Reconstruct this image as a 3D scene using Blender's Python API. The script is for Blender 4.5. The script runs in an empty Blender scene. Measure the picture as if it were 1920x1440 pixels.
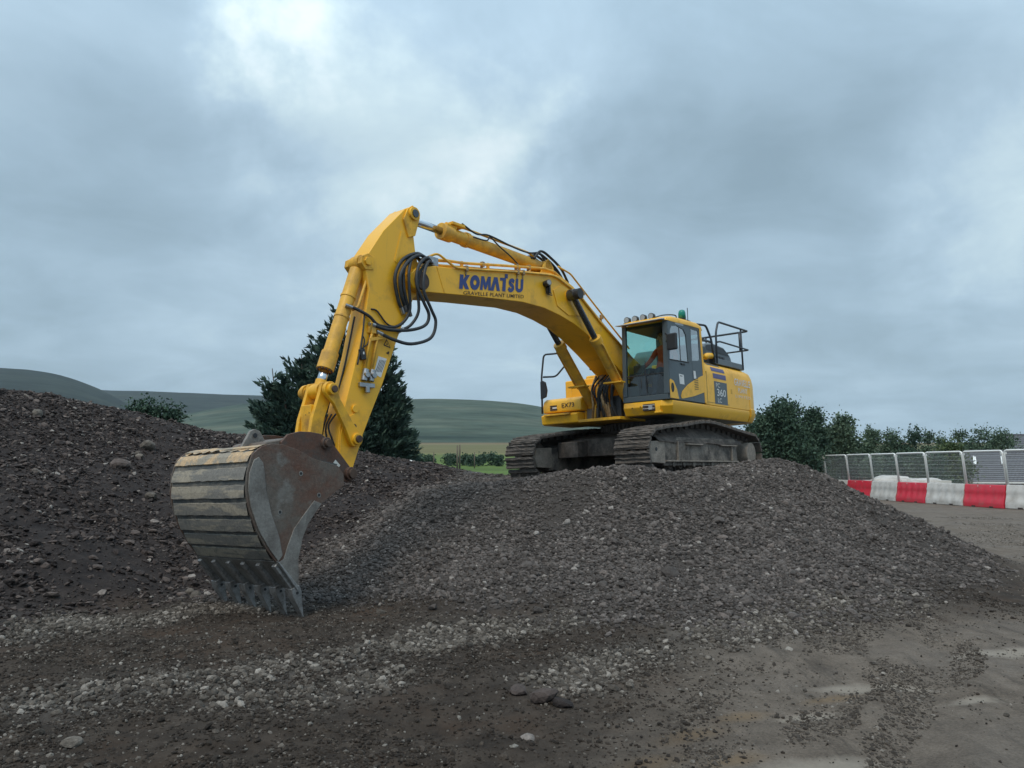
import bpy, bmesh, math, random
import numpy as np
from mathutils import Vector, Matrix, Euler

random.seed(7)
RNG = np.random.default_rng(11)
PI = math.pi
scene = bpy.context.scene
COL = scene.collection

# ------------------------------------------------------------------ camera
cam_data = bpy.data.cameras.new("camera")
cam_data.sensor_width = 36.0
cam_data.lens = 27.05
cam_data.clip_start = 0.05
cam_data.clip_end = 9000.0
cam = bpy.data.objects.new("camera", cam_data)
COL.objects.link(cam)
cam.location = (0, 0, 1.65)
cam.rotation_euler = (math.radians(90 + 6.161), 0, 0)
scene.camera = cam

# ------------------------------------------------------------------ sky, sun, exposure
SUN_EL, SUN_AZ = math.radians(58), math.radians(205)     # azimuth measured clockwise from +Y
world = bpy.data.worlds.new("World")
scene.world = world
world.use_nodes = True
W = world.node_tree
W.nodes.clear()


def wn(kind, **kw):
    n = W.nodes.new(kind)
    for k, v in kw.items():
        setattr(n, k, v)
    return n


def wl(a, b):
    W.links.new(a, b)


def wmath(op, a, b=None, c=None):
    n = wn("ShaderNodeMath", operation=op)
    for i, v in enumerate((a, b, c)):
        if v is None:
            continue
        if isinstance(v, (int, float)):
            n.inputs[i].default_value = v
        else:
            wl(v, n.inputs[i])
    return n.outputs[0]


geo = wn("ShaderNodeTexCoord")
sep = wn("ShaderNodeSeparateXYZ")
wl(geo.outputs["Generated"], sep.inputs[0])
dx, dy, dz = sep.outputs
zc = wmath("ADD", wmath("MAXIMUM", dz, 0.0), 0.16)       # flat cloud deck seen in perspective
cu = wmath("DIVIDE", dx, zc)
cv = wmath("DIVIDE", dy, zc)
comb = wn("ShaderNodeCombineXYZ")
wl(cu, comb.inputs[0]); wl(cv, comb.inputs[1])
comb.inputs[2].default_value = 3.7


def wnoise(scale, detail, rough, dist, offs=(0, 0, 0)):
    mp = wn("ShaderNodeMapping")
    mp.inputs["Location"].default_value = offs
    wl(comb.outputs[0], mp.inputs[0])
    n = wn("ShaderNodeTexNoise")
    n.inputs["Scale"].default_value = scale
    n.inputs["Detail"].default_value = detail
    n.inputs["Roughness"].default_value = rough
    n.inputs["Distortion"].default_value = dist
    wl(mp.outputs[0], n.inputs["Vector"])
    return n.outputs["Fac"]


# ragged edges for the thin places: the direction is pushed about by noise first
wv = wn("ShaderNodeTexNoise")
wv.inputs["Scale"].default_value = 4.6; wv.inputs["Detail"].default_value = 6; wv.inputs["Roughness"].default_value = 0.58
wl(geo.outputs["Generated"], wv.inputs["Vector"])
wsub = wn("ShaderNodeVectorMath", operation="SUBTRACT"); wl(wv.outputs["Color"], wsub.inputs[0]); wsub.inputs[1].default_value = (0.5, 0.5, 0.5)
wscl = wn("ShaderNodeVectorMath", operation="SCALE"); wl(wsub.outputs[0], wscl.inputs[0]); wscl.inputs["Scale"].default_value = 0.42
wadd = wn("ShaderNodeVectorMath", operation="ADD"); wl(geo.outputs["Generated"], wadd.inputs[0]); wl(wscl.outputs[0], wadd.inputs[1])
wnrm = wn("ShaderNodeVectorMath", operation="NORMALIZE"); wl(wadd.outputs[0], wnrm.inputs[0])


def blob(x, y, z, deg, amp):
    """a thinner (amp > 0) or thicker place in the cloud deck, round a direction, about deg wide"""
    l = math.sqrt(x * x + y * y + z * z)
    vd = wn("ShaderNodeVectorMath", operation="DOT_PRODUCT")
    wl(wnrm.outputs[0], vd.inputs[0])
    vd.inputs[1].default_value = (x / l, y / l, z / l)
    return wmath("MULTIPLY", wmath("POWER", wmath("MAXIMUM", vd.outputs["Value"], 0.0), 0.7 / (1 - math.cos(math.radians(deg)))), amp)


n1 = wnoise(0.62, 8, 0.55, 0.3, (1.3, 4.2, 0))
n2 = wnoise(2.1, 7, 0.58, 0.5, (7.3, 0.2, 0))
bl = blob(-0.253, .845, .470, 3.5, .42)
for b in ((-.195, .863, .467, 6, .14), (-.04, .914, .404, 4.5, .26), (-.211, .924, .319, 4.5, .24), (-.09, .93, .36, 5, .16), (.033, .896, .443, 4, .16), (.56, .789, .27, 6, .30),
          (-.473, .84, .265, 9, -.16), (.252, .902, .351, 9, -.20), (.431, .888, .159, 6, -.12), (-.493, .748, .445, 8, .06), (.40, .80, .46, 9, -.05), (.05, .98, .18, 7, .05)):
    bl = wmath("ADD", bl, blob(*b))
dens = wmath("ADD", wmath("ADD", wmath("MULTIPLY", n1, 0.50), wmath("MULTIPLY", n2, 0.50)), bl)
ramp = wn("ShaderNodeValToRGB")
wl(dens, ramp.inputs[0])
cr = ramp.color_ramp
cr.elements[0].position = 0.22; cr.elements[0].color = (0.250, 0.352, 0.432, 1)
cr.elements[1].position = 1.02; cr.elements[1].color = (0.80, 0.90, 0.94, 1)
e = cr.elements.new(0.42); e.color = (0.330, 0.455, 0.560, 1)
e = cr.elements.new(0.58); e.color = (0.410, 0.550, 0.665, 1)
e = cr.elements.new(0.78); e.color = (0.560, 0.705, 0.775, 1)
# an overcast sky is brighter overhead than near the horizon
zen = wmath("ADD", 1.0, wmath("MULTIPLY", wmath("MAXIMUM", wmath("SUBTRACT", dz, 0.40), 0.0), 1.9))

sky = wn("ShaderNodeTexSky", sky_type="NISHITA")
sky.sun_disc = False
sky.sun_elevation = SUN_EL
sky.sun_rotation = SUN_AZ
sky.air_density = 1.5
sky.dust_density = 3.0
bg_sky = wn("ShaderNodeBackground"); bg_sky.inputs[1].default_value = 0.08
bg_cloud = wn("ShaderNodeBackground"); wl(zen, bg_cloud.inputs[1])
wl(sky.outputs[0], bg_sky.inputs[0]); wl(ramp.outputs[0], bg_cloud.inputs[0])
mixs = wn("ShaderNodeMixShader"); mixs.inputs[0].default_value = 0.92
wl(bg_sky.outputs[0], mixs.inputs[1]); wl(bg_cloud.outputs[0], mixs.inputs[2])
outw = wn("ShaderNodeOutputWorld"); wl(mixs.outputs[0], outw.inputs[0])

sun_data = bpy.data.lights.new("sun", "SUN")
sun_data.energy = 1.5
sun_data.angle = math.radians(25)
sun_data.color = (1.0, 0.88, 0.74)
sun = bpy.data.objects.new("sun", sun_data)
COL.objects.link(sun)
sd = Vector((math.sin(SUN_AZ) * math.cos(SUN_EL), math.cos(SUN_AZ) * math.cos(SUN_EL), math.sin(SUN_EL)))
sun.rotation_euler = sd.to_track_quat("Z", "Y").to_euler()
sun.location = sd * 60

scene.view_settings.view_transform = "Standard"
scene.view_settings.look = "None"
scene.view_settings.exposure = 0.2
scene.view_settings.gamma = 1.0
scene.view_settings.use_curve_mapping = False
scene.cycles.use_denoising = True
scene.cycles.max_bounces = 8
scene.cycles.transparent_max_bounces = 16
scene.cycles.volume_bounces = 1


# ------------------------------------------------------------------ materials
def new_mat(name):
    m = bpy.data.materials.new(name)
    m.use_nodes = True
    nt = m.node_tree
    b = nt.nodes["Principled BSDF"]
    return m, nt, b


def tnoise(nt, scale, detail=5, rough=0.6, coord="Object", dist=0.0, stretch=None):
    tc = nt.nodes.new("ShaderNodeTexCoord")
    n = nt.nodes.new("ShaderNodeTexNoise")
    n.inputs["Scale"].default_value = scale
    n.inputs["Detail"].default_value = detail
    n.inputs["Roughness"].default_value = rough
    n.inputs["Distortion"].default_value = dist
    if stretch:
        mp = nt.nodes.new("ShaderNodeMapping")
        mp.inputs["Scale"].default_value = stretch
        nt.links.new(tc.outputs[coord], mp.inputs[0])
        nt.links.new(mp.outputs[0], n.inputs["Vector"])
    else:
        nt.links.new(tc.outputs[coord], n.inputs["Vector"])
    return n.outputs["Fac"]


def tramp(nt, fac, stops):
    r = nt.nodes.new("ShaderNodeValToRGB")
    nt.links.new(fac, r.inputs[0])
    els = r.color_ramp.elements
    while len(els) < len(stops):
        els.new(0.5)
    for e, (p, c) in zip(els, stops):
        e.position = p
        if isinstance(c, (int, float)):
            c = (c, c, c)
        e.color = (c[0], c[1], c[2], 1)
    return r.outputs[0]


def tmix(nt, fac, a, b, mode="MIX"):
    n = nt.nodes.new("ShaderNodeMix")
    n.data_type = "RGBA"
    n.blend_type = mode
    for idx, v in ((0, fac), (6, a), (7, b)):
        if isinstance(v, (int, float)):
            n.inputs[idx].default_value = v
        elif isinstance(v, tuple):
            n.inputs[idx].default_value = (v[0], v[1], v[2], 1)
        else:
            nt.links.new(v, n.inputs[idx])
    return n.outputs[2]


def tmath(nt, op, a, b=0.0):
    n = nt.nodes.new("ShaderNodeMath")
    n.operation = op
    for i, v in enumerate((a, b)):
        if isinstance(v, (int, float)):
            n.inputs[i].default_value = v
        else:
            nt.links.new(v, n.inputs[i])
    return n.outputs[0]


def tbump(nt, b, height, strength, dist=0.02):
    n = nt.nodes.new("ShaderNodeBump")
    n.inputs["Strength"].default_value = strength
    n.inputs["Distance"].default_value = dist
    nt.links.new(height, n.inputs["Height"])
    nt.links.new(n.outputs[0], b.inputs["Normal"])


def paint(name, col, dirt=(0.10, 0.075, 0.05), lo=0.56, hi=0.82, rough=0.42, scale=2.2, chips=None, coat=0.15):
    """sprayed paint with blotchy grime, fine grain and, if asked for, chipped rusty spots"""
    m, nt, b = new_mat(name)
    d = tramp(nt, tnoise(nt, scale, 9, 0.68), [(lo, 0), (hi, 1)])
    fade = tramp(nt, tnoise(nt, 0.9, 3, 0.5), [(0.3, (col[0] * 0.93, col[1] * 0.92, col[2] * 0.9)), (0.7, col)])
    c = tmix(nt, tmath(nt, "MULTIPLY", d, 0.75), fade, dirt)
    streak = tramp(nt, tnoise(nt, 3.0, 6, 0.7, stretch=(6, 6, 0.7)), [(0.58, 0), (0.85, 1)])
    c = tmix(nt, tmath(nt, "MULTIPLY", streak, 0.35), c, dirt)
    if chips:
        k = tramp(nt, tnoise(nt, chips[0], 6, 0.7), [(chips[1], 0), (chips[1] + 0.03, 1)])
        c = tmix(nt, k, c, (0.07, 0.035, 0.02))
    nt.links.new(c, b.inputs["Base Color"])
    nt.links.new(tramp(nt, d, [(0, rough), (1, 0.85)]), b.inputs["Roughness"])
    b.inputs["Coat Weight"].default_value = coat
    b.inputs["Coat Roughness"].default_value = 0.25
    tbump(nt, b, tnoise(nt, 40, 4, 0.6), 0.04, 0.01)
    return m


def plain(name, col, rough=0.6, metal=0.0, var=0.25, scale=8.0, bump=0.1, bscale=60):
    m, nt, b = new_mat(name)
    c = tramp(nt, tnoise(nt, scale, 7, 0.65), [(0.3, tuple(v * (1 - var) for v in col)), (0.7, tuple(min(1, v * (1 + var)) for v in col))])
    nt.links.new(c, b.inputs["Base Color"])
    b.inputs["Roughness"].default_value = rough
    b.inputs["Metallic"].default_value = metal
    if bump:
        tbump(nt, b, tnoise(nt, bscale, 4, 0.6), bump, 0.01)
    return m


YEL = (0.92, 0.480, 0.018)
M = {}
M["yellow"] = paint("yellow_paint", YEL, (0.22, 0.15, 0.085), 0.53, 0.84, 0.42, 2.6, chips=(14, 0.72))
M["yellow_worn"] = paint("worn_yellow_paint", (0.88, 0.46, 0.015), (0.16, 0.09, 0.045), 0.46, 0.72, 0.5, 3.2, chips=(9, 0.66))
M["cyl"] = paint("cylinder_yellow_paint", (0.82, 0.44, 0.035), (0.20, 0.13, 0.075), 0.42, 0.78, 0.5, 4)
M["grey"] = paint("dark_grey_paint", (0.062, 0.085, 0.098), (0.10, 0.09, 0.08), 0.55, 0.85, 0.42)
M["lid"] = paint("mid_grey_paint", (0.105, 0.125, 0.14), (0.10, 0.09, 0.08), 0.55, 0.85, 0.45)
M["under"] = paint("underside_grey", (0.24, 0.215, 0.18), (0.10, 0.085, 0.07), 0.5, 0.8, 0.6)
M["rail"] = plain("rail_black_paint", (0.035, 0.042, 0.05), 0.45, 0, 0.2, 10, 0)
M["rubber"] = plain("black_rubber_hose", (0.022, 0.026, 0.030), 0.55, 0, 0.3, 14, 0.1)
M["black"] = plain("black_plastic", (0.02, 0.022, 0.025), 0.5, 0, 0.2, 14, 0.05)
M["chrome"] = plain("chrome_rod", (0.62, 0.64, 0.66), 0.16, 1.0, 0.06, 6, 0)
M["darkrod"] = plain("greased_rod", (0.10, 0.11, 0.12), 0.25, 0.8, 0.2, 8, 0)
M["steel"] = plain("bright_steel", (0.36, 0.37, 0.38), 0.32, 0.9, 0.25, 20, 0.05)
M["pin"] = plain("rusty_pin", (0.085, 0.055, 0.04), 0.65, 0.3, 0.45, 12, 0.3)
M["blue"] = plain("blue_lettering", (0.03, 0.055, 0.20), 0.5, 0, 0.1, 10, 0)
M["purple"] = plain("purple_stripe", (0.09, 0.085, 0.20), 0.5, 0, 0.1, 10, 0)
M["white"] = plain("white_lettering", (0.72, 0.72, 0.70), 0.6, 0, 0.08, 10, 0)
M["pale"] = plain("pale_lettering", (0.62, 0.60, 0.54), 0.6, 0, 0.2, 30, 0)
M["print"] = plain("dark_print", (0.05, 0.035, 0.03), 0.7, 0, 0.1, 10, 0)
M["mirror"] = plain("mirror_glass", (0.5, 0.52, 0.55), 0.05, 1.0, 0.02, 3, 0)
M["lens"] = plain("lamp_lens", (0.34, 0.36, 0.37), 0.15, 0.0, 0.1, 3, 0)
M["seat"] = plain("seat_fabric", (0.03, 0.032, 0.036), 0.9, 0, 0.3, 20, 0.2)
M["green_lens"] = plain("green_beacon_lens", (0.01, 0.22, 0.17), 0.2, 0, 0.15, 6, 0)
M["orange"] = plain("orange_hi_vis_cloth", (0.75, 0.10, 0.03), 0.85, 0, 0.2, 12, 0.2)
M["navy"] = plain("navy_cloth", (0.02, 0.025, 0.05), 0.9, 0, 0.2, 12, 0.2)
M["skin"] = plain("skin", (0.45, 0.26, 0.18), 0.55, 0, 0.1, 12, 0.05)
M["hair"] = plain("dark_hair", (0.03, 0.02, 0.015), 0.7, 0, 0.3, 40, 0.3)
M["rust_line"] = plain("hose_fitting_brass", (0.36, 0.24, 0.12), 0.5, 0.4, 0.4, 20, 0.1)


def make_glass(name, tint, gloss):
    m = bpy.data.materials.new(name)
    m.use_nodes = True
    nt = m.node_tree
    nt.nodes.clear()
    tr = nt.nodes.new("ShaderNodeBsdfTransparent"); tr.inputs[0].default_value = (*tint, 1)
    gl = nt.nodes.new("ShaderNodeBsdfGlossy"); gl.inputs["Roughness"].default_value = 0.03
    fr = nt.nodes.new("ShaderNodeFresnel"); fr.inputs[0].default_value = 1.5
    mx = nt.nodes.new("ShaderNodeMixShader")
    nt.links.new(tmath(nt, "ADD", tmath(nt, "MULTIPLY", fr.outputs[0], 0.55), gloss), mx.inputs[0])
    nt.links.new(tr.outputs[0], mx.inputs[1]); nt.links.new(gl.outputs[0], mx.inputs[2])
    o = nt.nodes.new("ShaderNodeOutputMaterial"); nt.links.new(mx.outputs[0], o.inputs[0])
    return m


M["glass"] = make_glass("tinted_cab_glass", (0.62, 0.86, 0.80), 0.02)
M["glass_dull"] = make_glass("dull_side_glass", (0.50, 0.68, 0.67), 0.06)


def muddy(name, base, mud, lo, hi, scale=3.0, rough=0.85, metal=0.0, bump=0.5, third=None, stretch=None):
    m, nt, b = new_mat(name)
    f = tramp(nt, tnoise(nt, scale, 9, 0.68, dist=0.3, stretch=stretch), [(lo, 0), (hi, 1)])
    grain = tramp(nt, tnoise(nt, 35, 6, 0.7), [(0.3, 0.75), (0.7, 1.25)])
    c = tmix(nt, f, base, mud)
    if third:
        g = tramp(nt, tnoise(nt, scale * 1.7 + 0.37, 6, 0.6), [(third[1], 0), (third[1] + 0.12, 1)])
        c = tmix(nt, g, c, third[0])
    c = tmix(nt, 1.0, c, grain, "MULTIPLY")
    nt.links.new(c, b.inputs["Base Color"])
    b.inputs["Roughness"].default_value = rough
    b.inputs["Metallic"].default_value = metal
    tbump(nt, b, tnoise(nt, 26, 7, 0.7), bump, 0.02)
    return m


M["shoe"] = muddy("track_shoe_steel_with_dry_mud", (0.055, 0.05, 0.046), (0.14, 0.118, 0.10), 0.36, 0.60, 5, bump=0.7)
M["frame_mud"] = muddy("track_frame_with_mud", (0.055, 0.048, 0.042), (0.235, 0.20, 0.165), 0.38, 0.60, 2.6, bump=0.6, third=((0.035, 0.03, 0.027), 0.60))
M["pale_mud"] = muddy("pale_caked_mud", (0.20, 0.17, 0.14), (0.33, 0.28, 0.23), 0.4, 0.65, 4, bump=0.6)
M["dark_mud"] = muddy("dark_caked_mud", (0.06, 0.05, 0.043), (0.15, 0.125, 0.105), 0.42, 0.68, 5, bump=0.8)
M["bucket_side"] = muddy("worn_bucket_side_steel", (0.130, 0.108, 0.088), (0.125, 0.058, 0.036), 0.42, 0.62, 1.6, 0.6, 0.15, 0.35, third=((0.18, 0.165, 0.145), 0.58))
M["bucket_wear"] = muddy("scraped_grey_steel", (0.235, 0.222, 0.20), (0.145, 0.13, 0.115), 0.42, 0.62, 3.5, 0.55, 0.3, 0.3)
M["bucket_back"] = muddy("bucket_back_steel", (0.19, 0.18, 0.16), (0.33, 0.29, 0.225), 0.49, 0.56, 4.2, 0.65, 0.10, 0.35, third=((0.10, 0.11, 0.105), 0.60), stretch=(1, 0.3, 1.7))
M["bucket_gap"] = muddy("bucket_shell_between_strips", (0.085, 0.09, 0.088), (0.20, 0.18, 0.15), 0.48, 0.62, 3.2, 0.7, 0.1, 0.4)
M["bucket_sand"] = muddy("sandy_mud_on_bucket", (0.48, 0.34, 0.20), (0.27, 0.24, 0.19), 0.46, 0.54, 4.5, 0.9, 0, 0.4)
M["tooth"] = muddy("polished_tooth_steel", (0.30, 0.30, 0.295), (0.15, 0.14, 0.13), 0.48, 0.66, 9, 0.4, 0.5, 0.2)
M["rusty"] = muddy("rust_brown_steel", (0.105, 0.05, 0.032), (0.075, 0.06, 0.05), 0.46, 0.6, 3.2, 0.65, 0.1, 0.3)


# ------------------------------------------------------------------ mesh helpers
def link(name, me, mat, parent=None, smooth=False, bevel=0.0, seg=2):
    if mat is not None and not me.materials:
        me.materials.append(mat)
    if smooth or bevel:
        me.polygons.foreach_set("use_smooth", [True] * len(me.polygons))
    o = bpy.data.objects.new(name, me)
    COL.objects.link(o)
    if parent is not None:
        o.parent = parent
    if bevel:
        md = o.modifiers.new("bevel", "BEVEL")
        md.width = bevel; md.segments = seg; md.limit_method = "ANGLE"; md.angle_limit = math.radians(35)
        md.harden_normals = True
    return o


class MB:
    """collects shapes of ONE part, then links them as one mesh object"""

    def __init__(self):
        self.v, self.f, self.mi = [], [], []

    def add(self, vs, fs, mi=0):
        b = len(self.v)
        self.v += [tuple(p) for p in vs]
        self.f += [tuple(i + b for i in q) for q in fs]
        self.mi += [mi] * len(fs)
        return self

    def box(self, c, s, rot=None, mi=0):
        vs = []
        for dz in (-1, 1):
            for dx, dy in ((-1, -1), (1, -1), (1, 1), (-1, 1)):
                p = Vector((dx * s[0] / 2, dy * s[1] / 2, dz * s[2] / 2))
                if rot is not None:
                    p = rot @ p
                vs.append((p[0] + c[0], p[1] + c[1], p[2] + c[2]))
        return self.add(vs, [(3, 2, 1, 0), (4, 5, 6, 7), (0, 1, 5, 4), (1, 2, 6, 5), (2, 3, 7, 6), (3, 0, 4, 7)], mi)

    def bx(self, x0, x1, y0, y1, z0, z1, mi=0):
        return self.box(((x0 + x1) / 2, (y0 + y1) / 2, (z0 + z1) / 2), (abs(x1 - x0), abs(y1 - y0), abs(z1 - z0)), None, mi)

    def prism(self, prof, y0, y1, mi=0, axis=1):
        """profile in the two other axes, extruded along axis"""
        def P(a, b, t):
            return (a, t, b) if axis == 1 else ((t, a, b) if axis == 0 else (a, b, t))
        n = len(prof)
        area = sum(prof[i][0] * prof[(i + 1) % n][1] - prof[(i + 1) % n][0] * prof[i][1] for i in range(n))
        pr = list(prof) if area > 0 else list(reversed(prof))
        vs = [P(a, b, y0) for a, b in pr] + [P(a, b, y1) for a, b in pr]
        top = tuple(range(n, 2 * n)); bot = tuple(reversed(range(n)))
        sides = [(i, (i + 1) % n, n + (i + 1) % n, n + i) for i in range(n)]
        fs = [top, bot] + sides
        flip = (y1 > y0) == (axis == 1)
        if flip:
            fs = [tuple(reversed(q)) for q in fs]
        return self.add(vs, fs, mi)

    def sweep(self, pts, r, n=10, mi=0, caps=True):
        pts = [Vector(p) for p in pts]
        rs = r if isinstance(r, (list, tuple)) else [r] * len(pts)
        vs, fs = [], []
        t0 = (pts[1] - pts[0]).normalized()
        up = Vector((0, 0, 1)) if abs(t0.z) < 0.9 else Vector((1, 0, 0))
        nrm = t0.cross(up).normalized()
        prev = t0
        for i, p in enumerate(pts):
            if i == 0:
                t = t0
            elif i == len(pts) - 1:
                t = (pts[i] - pts[i - 1]).normalized()
            else:
                t = ((pts[i] - pts[i - 1]).normalized() + (pts[i + 1] - pts[i]).normalized()).normalized()
            q = prev.rotation_difference(t)
            nrm = (q @ nrm).normalized(); prev = t
            bn = t.cross(nrm)
            for k in range(n):
                a = 2 * PI * k / n
                vs.append(p + (nrm * math.cos(a) + bn * math.sin(a)) * rs[i])
        for i in range(len(pts) - 1):
            for k in range(n):
                a, b = i * n + k, i * n + (k + 1) % n
                fs.append((a, b, b + n, a + n))
        if caps:
            fs.append(tuple(reversed(range(n))))
            fs.append(tuple(range((len(pts) - 1) * n, len(pts) * n)))
        return self.add(vs, fs, mi)

    def cyl(self, p0, p1, r, n=20, mi=0, r1=None):
        return self.sweep([p0, p1], [r, r if r1 is None else r1], n, mi)

    def tube(self, pts, r, n=8, mi=0, res=8):
        return self.sweep(spline(pts, res), r, n, mi)

    def build(self, name, mat, parent=None, smooth=False, bevel=0.0, seg=2):
        me = bpy.data.meshes.new(name)
        me.from_pydata(self.v, [], self.f)
        mats = mat if isinstance(mat, (list, tuple)) else [mat]
        for m in mats:
            me.materials.append(m)
        if len(mats) > 1:
            me.polygons.foreach_set("material_index", self.mi)
        bm = bmesh.new(); bm.from_mesh(me)
        bmesh.ops.recalc_face_normals(bm, faces=bm.faces)
        bm.to_mesh(me); bm.free()
        me.update()
        return link(name, me, None, parent, smooth, bevel, seg)


def spline(pts, res=8):
    pts = [Vector(p) for p in pts]
    if len(pts) < 3:
        return pts
    out = []
    P = [pts[0] * 2 - pts[1]] + pts + [pts[-1] * 2 - pts[-2]]
    for i in range(1, len(P) - 2):
        a, b, c, d = P[i - 1:i + 3]
        for k in range(res):
            t = k / res
            out.append(0.5 * ((2 * b) + (c - a) * t + (2 * a - 5 * b + 4 * c - d) * t * t + (3 * b - a - 3 * c + d) * t ** 3))
    out.append(pts[-1])
    return out


def bent(pts, rad=0.06, n=4):
    """polyline with rounded corners (bent pipe)"""
    pts = [Vector(p) for p in pts]
    out = [pts[0]]
    for i in range(1, len(pts) - 1):
        a, b, c = pts[i - 1], pts[i], pts[i + 1]
        d1, d2 = (a - b), (c - b)
        r = min(rad, d1.length * 0.45, d2.length * 0.45)
        p, q = b + d1.normalized() * r, b + d2.normalized() * r
        for k in range(n + 1):
            t = k / n
            out.append(p * (1 - t) ** 2 + b * 2 * t * (1 - t) + q * t * t)
    out.append(pts[-1])
    return out


def tag(o, label=None, cat=None, group=None, kind=None):
    if label: o["label"] = label
    if cat: o["category"] = cat
    if group: o["group"] = group
    if kind: o["kind"] = kind
    return o


def empty(name, loc=(0, 0, 0), rz=0.0):
    o = bpy.data.objects.new(name, None)
    COL.objects.link(o)
    o.empty_display_size = 0.3
    o.location = loc
    o.rotation_euler = (0, 0, rz)
    return o


def text_part(name, body, p, right, up, width, height, mat, parent, bold=0.0, extr=0.0015, spacing=1.0):
    """flat lettering; p is its lower left corner"""
    cu = bpy.data.curves.new(name, "FONT")
    cu.body = body
    cu.offset = bold
    cu.extrude = 0
    cu.space_character = spacing
    cu.resolution_u = 3
    t = bpy.data.objects.new(name, cu)
    COL.objects.link(t)
    bpy.context.view_layer.update()
    dg = bpy.context.evaluated_depsgraph_get()
    me = bpy.data.meshes.new_from_object(t.evaluated_get(dg))
    bpy.data.objects.remove(t); bpy.data.curves.remove(cu)
    co = np.array([v.co for v in me.vertices])
    lo, hi = co.min(0), co.max(0)
    R_, U_ = Vector(right).normalized(), Vector(up).normalized()
    N_ = R_.cross(U_)
    for v in me.vertices:
        a = (v.co.x - lo[0]) / (hi[0] - lo[0]) * width
        b = (v.co.y - lo[1]) / (hi[1] - lo[1]) * height
        v.co = Vector(p) + R_ * a + U_ * b + N_ * extr
    me.materials.clear(); me.materials.append(mat)
    o = bpy.data.objects.new(name, me)
    COL.objects.link(o); o.parent = parent
    return o


def block_letter(ch):
    """outlines of heavy display capitals in a unit box, as non-overlapping polygons"""
    if ch == "K": return [[(0, 0), (.36, 0), (.36, .36), (.60, 0), (1.0, 0), (.64, .52), (.98, 1), (.60, 1), (.36, .66), (.36, 1), (0, 1)]]
    if ch == "M": return [[(0, 0), (.25, 0), (.27, .50), (.42, .06), (.58, .06), (.73, .50), (.75, 0), (1, 0), (.94, 1), (.68, 1), (.5, .52), (.32, 1), (.06, 1)]]
    if ch == "A": return [[(0, 0), (.34, 0), (.5, .60), (.66, 0), (1, 0), (.68, 1), (.32, 1)]]
    if ch == "T": return [[(.36, 0), (.78, 0), (.78, .98), (1.0, .98), (1.0, 1.30), (.60, 1.30), (.60, 1.0), (0, 1.0), (0, .78), (.36, .78)]]
    if ch == "U":
        o = [(0, 1), (0, .36)] + [(.5 - .5 * math.cos(a), .36 - .38 * math.sin(a)) for a in np.linspace(.2, PI - .2, 9)] + [(1, .36), (1, 1), (.66, 1), (.66, .38)]
        return [o + [(.5 + .16 * math.cos(a), .36 - .12 * math.sin(a)) for a in np.linspace(.3, PI - .3, 5)] + [(.34, .38), (.34, 1)]]
    if ch == "O": cl, w = [(.5 + .33 * math.cos(a), .5 + .36 * math.sin(a)) for a in np.linspace(0, 2 * PI, 25)], .17
    else: cl, w = [(p.x, p.y) for p in spline([(.86, .74, 0), (.62, .86, 0), (.36, .82, 0), (.24, .68, 0), (.42, .54, 0), (.66, .44, 0), (.76, .28, 0), (.58, .13, 0), (.32, .12, 0), (.10, .26, 0)], 4)], .15
    out = []
    prev = None
    for i, (x, y) in enumerate(cl):
        a, b = cl[max(i - 1, 0)], cl[min(i + 1, len(cl) - 1)]
        if ch == "O": a, b = cl[(i - 1) % 24], cl[(i + 1) % 24]
        l = math.hypot(b[0] - a[0], b[1] - a[1]); nx, ny = -(b[1] - a[1]) / l * w, (b[0] - a[0]) / l * w
        cur = ((x + nx, y + ny), (x - nx, y - ny))
        if prev: out.append([prev[0], prev[1], cur[1], cur[0]])
        prev = cur
    return out


# smooth value noise for terrain and stones
_PERM = np.random.default_rng(5).random((256, 256))


def vnoise(x, y):
    xi, yi = np.floor(x).astype(int), np.floor(y).astype(int)
    fx, fy = x - xi, y - yi
    fx = fx * fx * (3 - 2 * fx); fy = fy * fy * (3 - 2 * fy)
    g = lambda a, b: _PERM[a % 256, b % 256]
    return (g(xi, yi) * (1 - fx) + g(xi + 1, yi) * fx) * (1 - fy) + (g(xi, yi + 1) * (1 - fx) + g(xi + 1, yi + 1) * fx) * fy


def fbm(x, y, s, oct=4, gain=0.5):
    t, a, n = 0, 1, 0
    for o in range(oct):
        t = t + a * (vnoise(x / s + 17.3 * o, y / s + 9.1 * o) - 0.5); n += a
        a *= gain; s /= 2.03
    return t / n * 2


# ------------------------------------------------------------------ ground: one sheet, heaps near, fields far
CTRL = []
for xx in (-3.2, 0, 3, 6, 10, 16):
    for yy in (-8, -3, 1.5, 4.5, 7.0):
        CTRL.append((xx, yy, 0.0))
CTRL += [(-7, -8, 0), (-14, -8, 0.2), (-6, -2, 0), (-6, 2, 0.0), (-4.5, 6.2, 0), (-12, 2, 0.5), (-9, 4.6, 0.25)]
# right-hand haul road, flat
CTRL += [(x, y, 0.0) for x in (11, 14, 20, 30) for y in (11, 16, 22, 30, 40)]
CTRL += [(-30, 45, 0), (-15, 40, 0), (0, 40, 0), (8, 34, 0), (8, 28, 0), (-30, 20, 1.0), (-26, 8, 1.6), (-26, -6, 0.6)]
# foot of the stone heap
CTRL += [(-2.45, 10.7, .05), (-1.1, 9.7, .06), (.26, 8.9, .06), (1.5, 8.4, .06), (2.75, 8.3, .06), (4.2, 8.8, .06), (6.2, 10.4, .05),
         (7.9, 12.7, .03), (9.0, 15, 0), (9.6, 18, 0), (9.5, 22, 0), (-3.4, 8.6, 0), (-1.2, 8.4, 0), (5, 8, 0), (8, 10, 0)]
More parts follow.
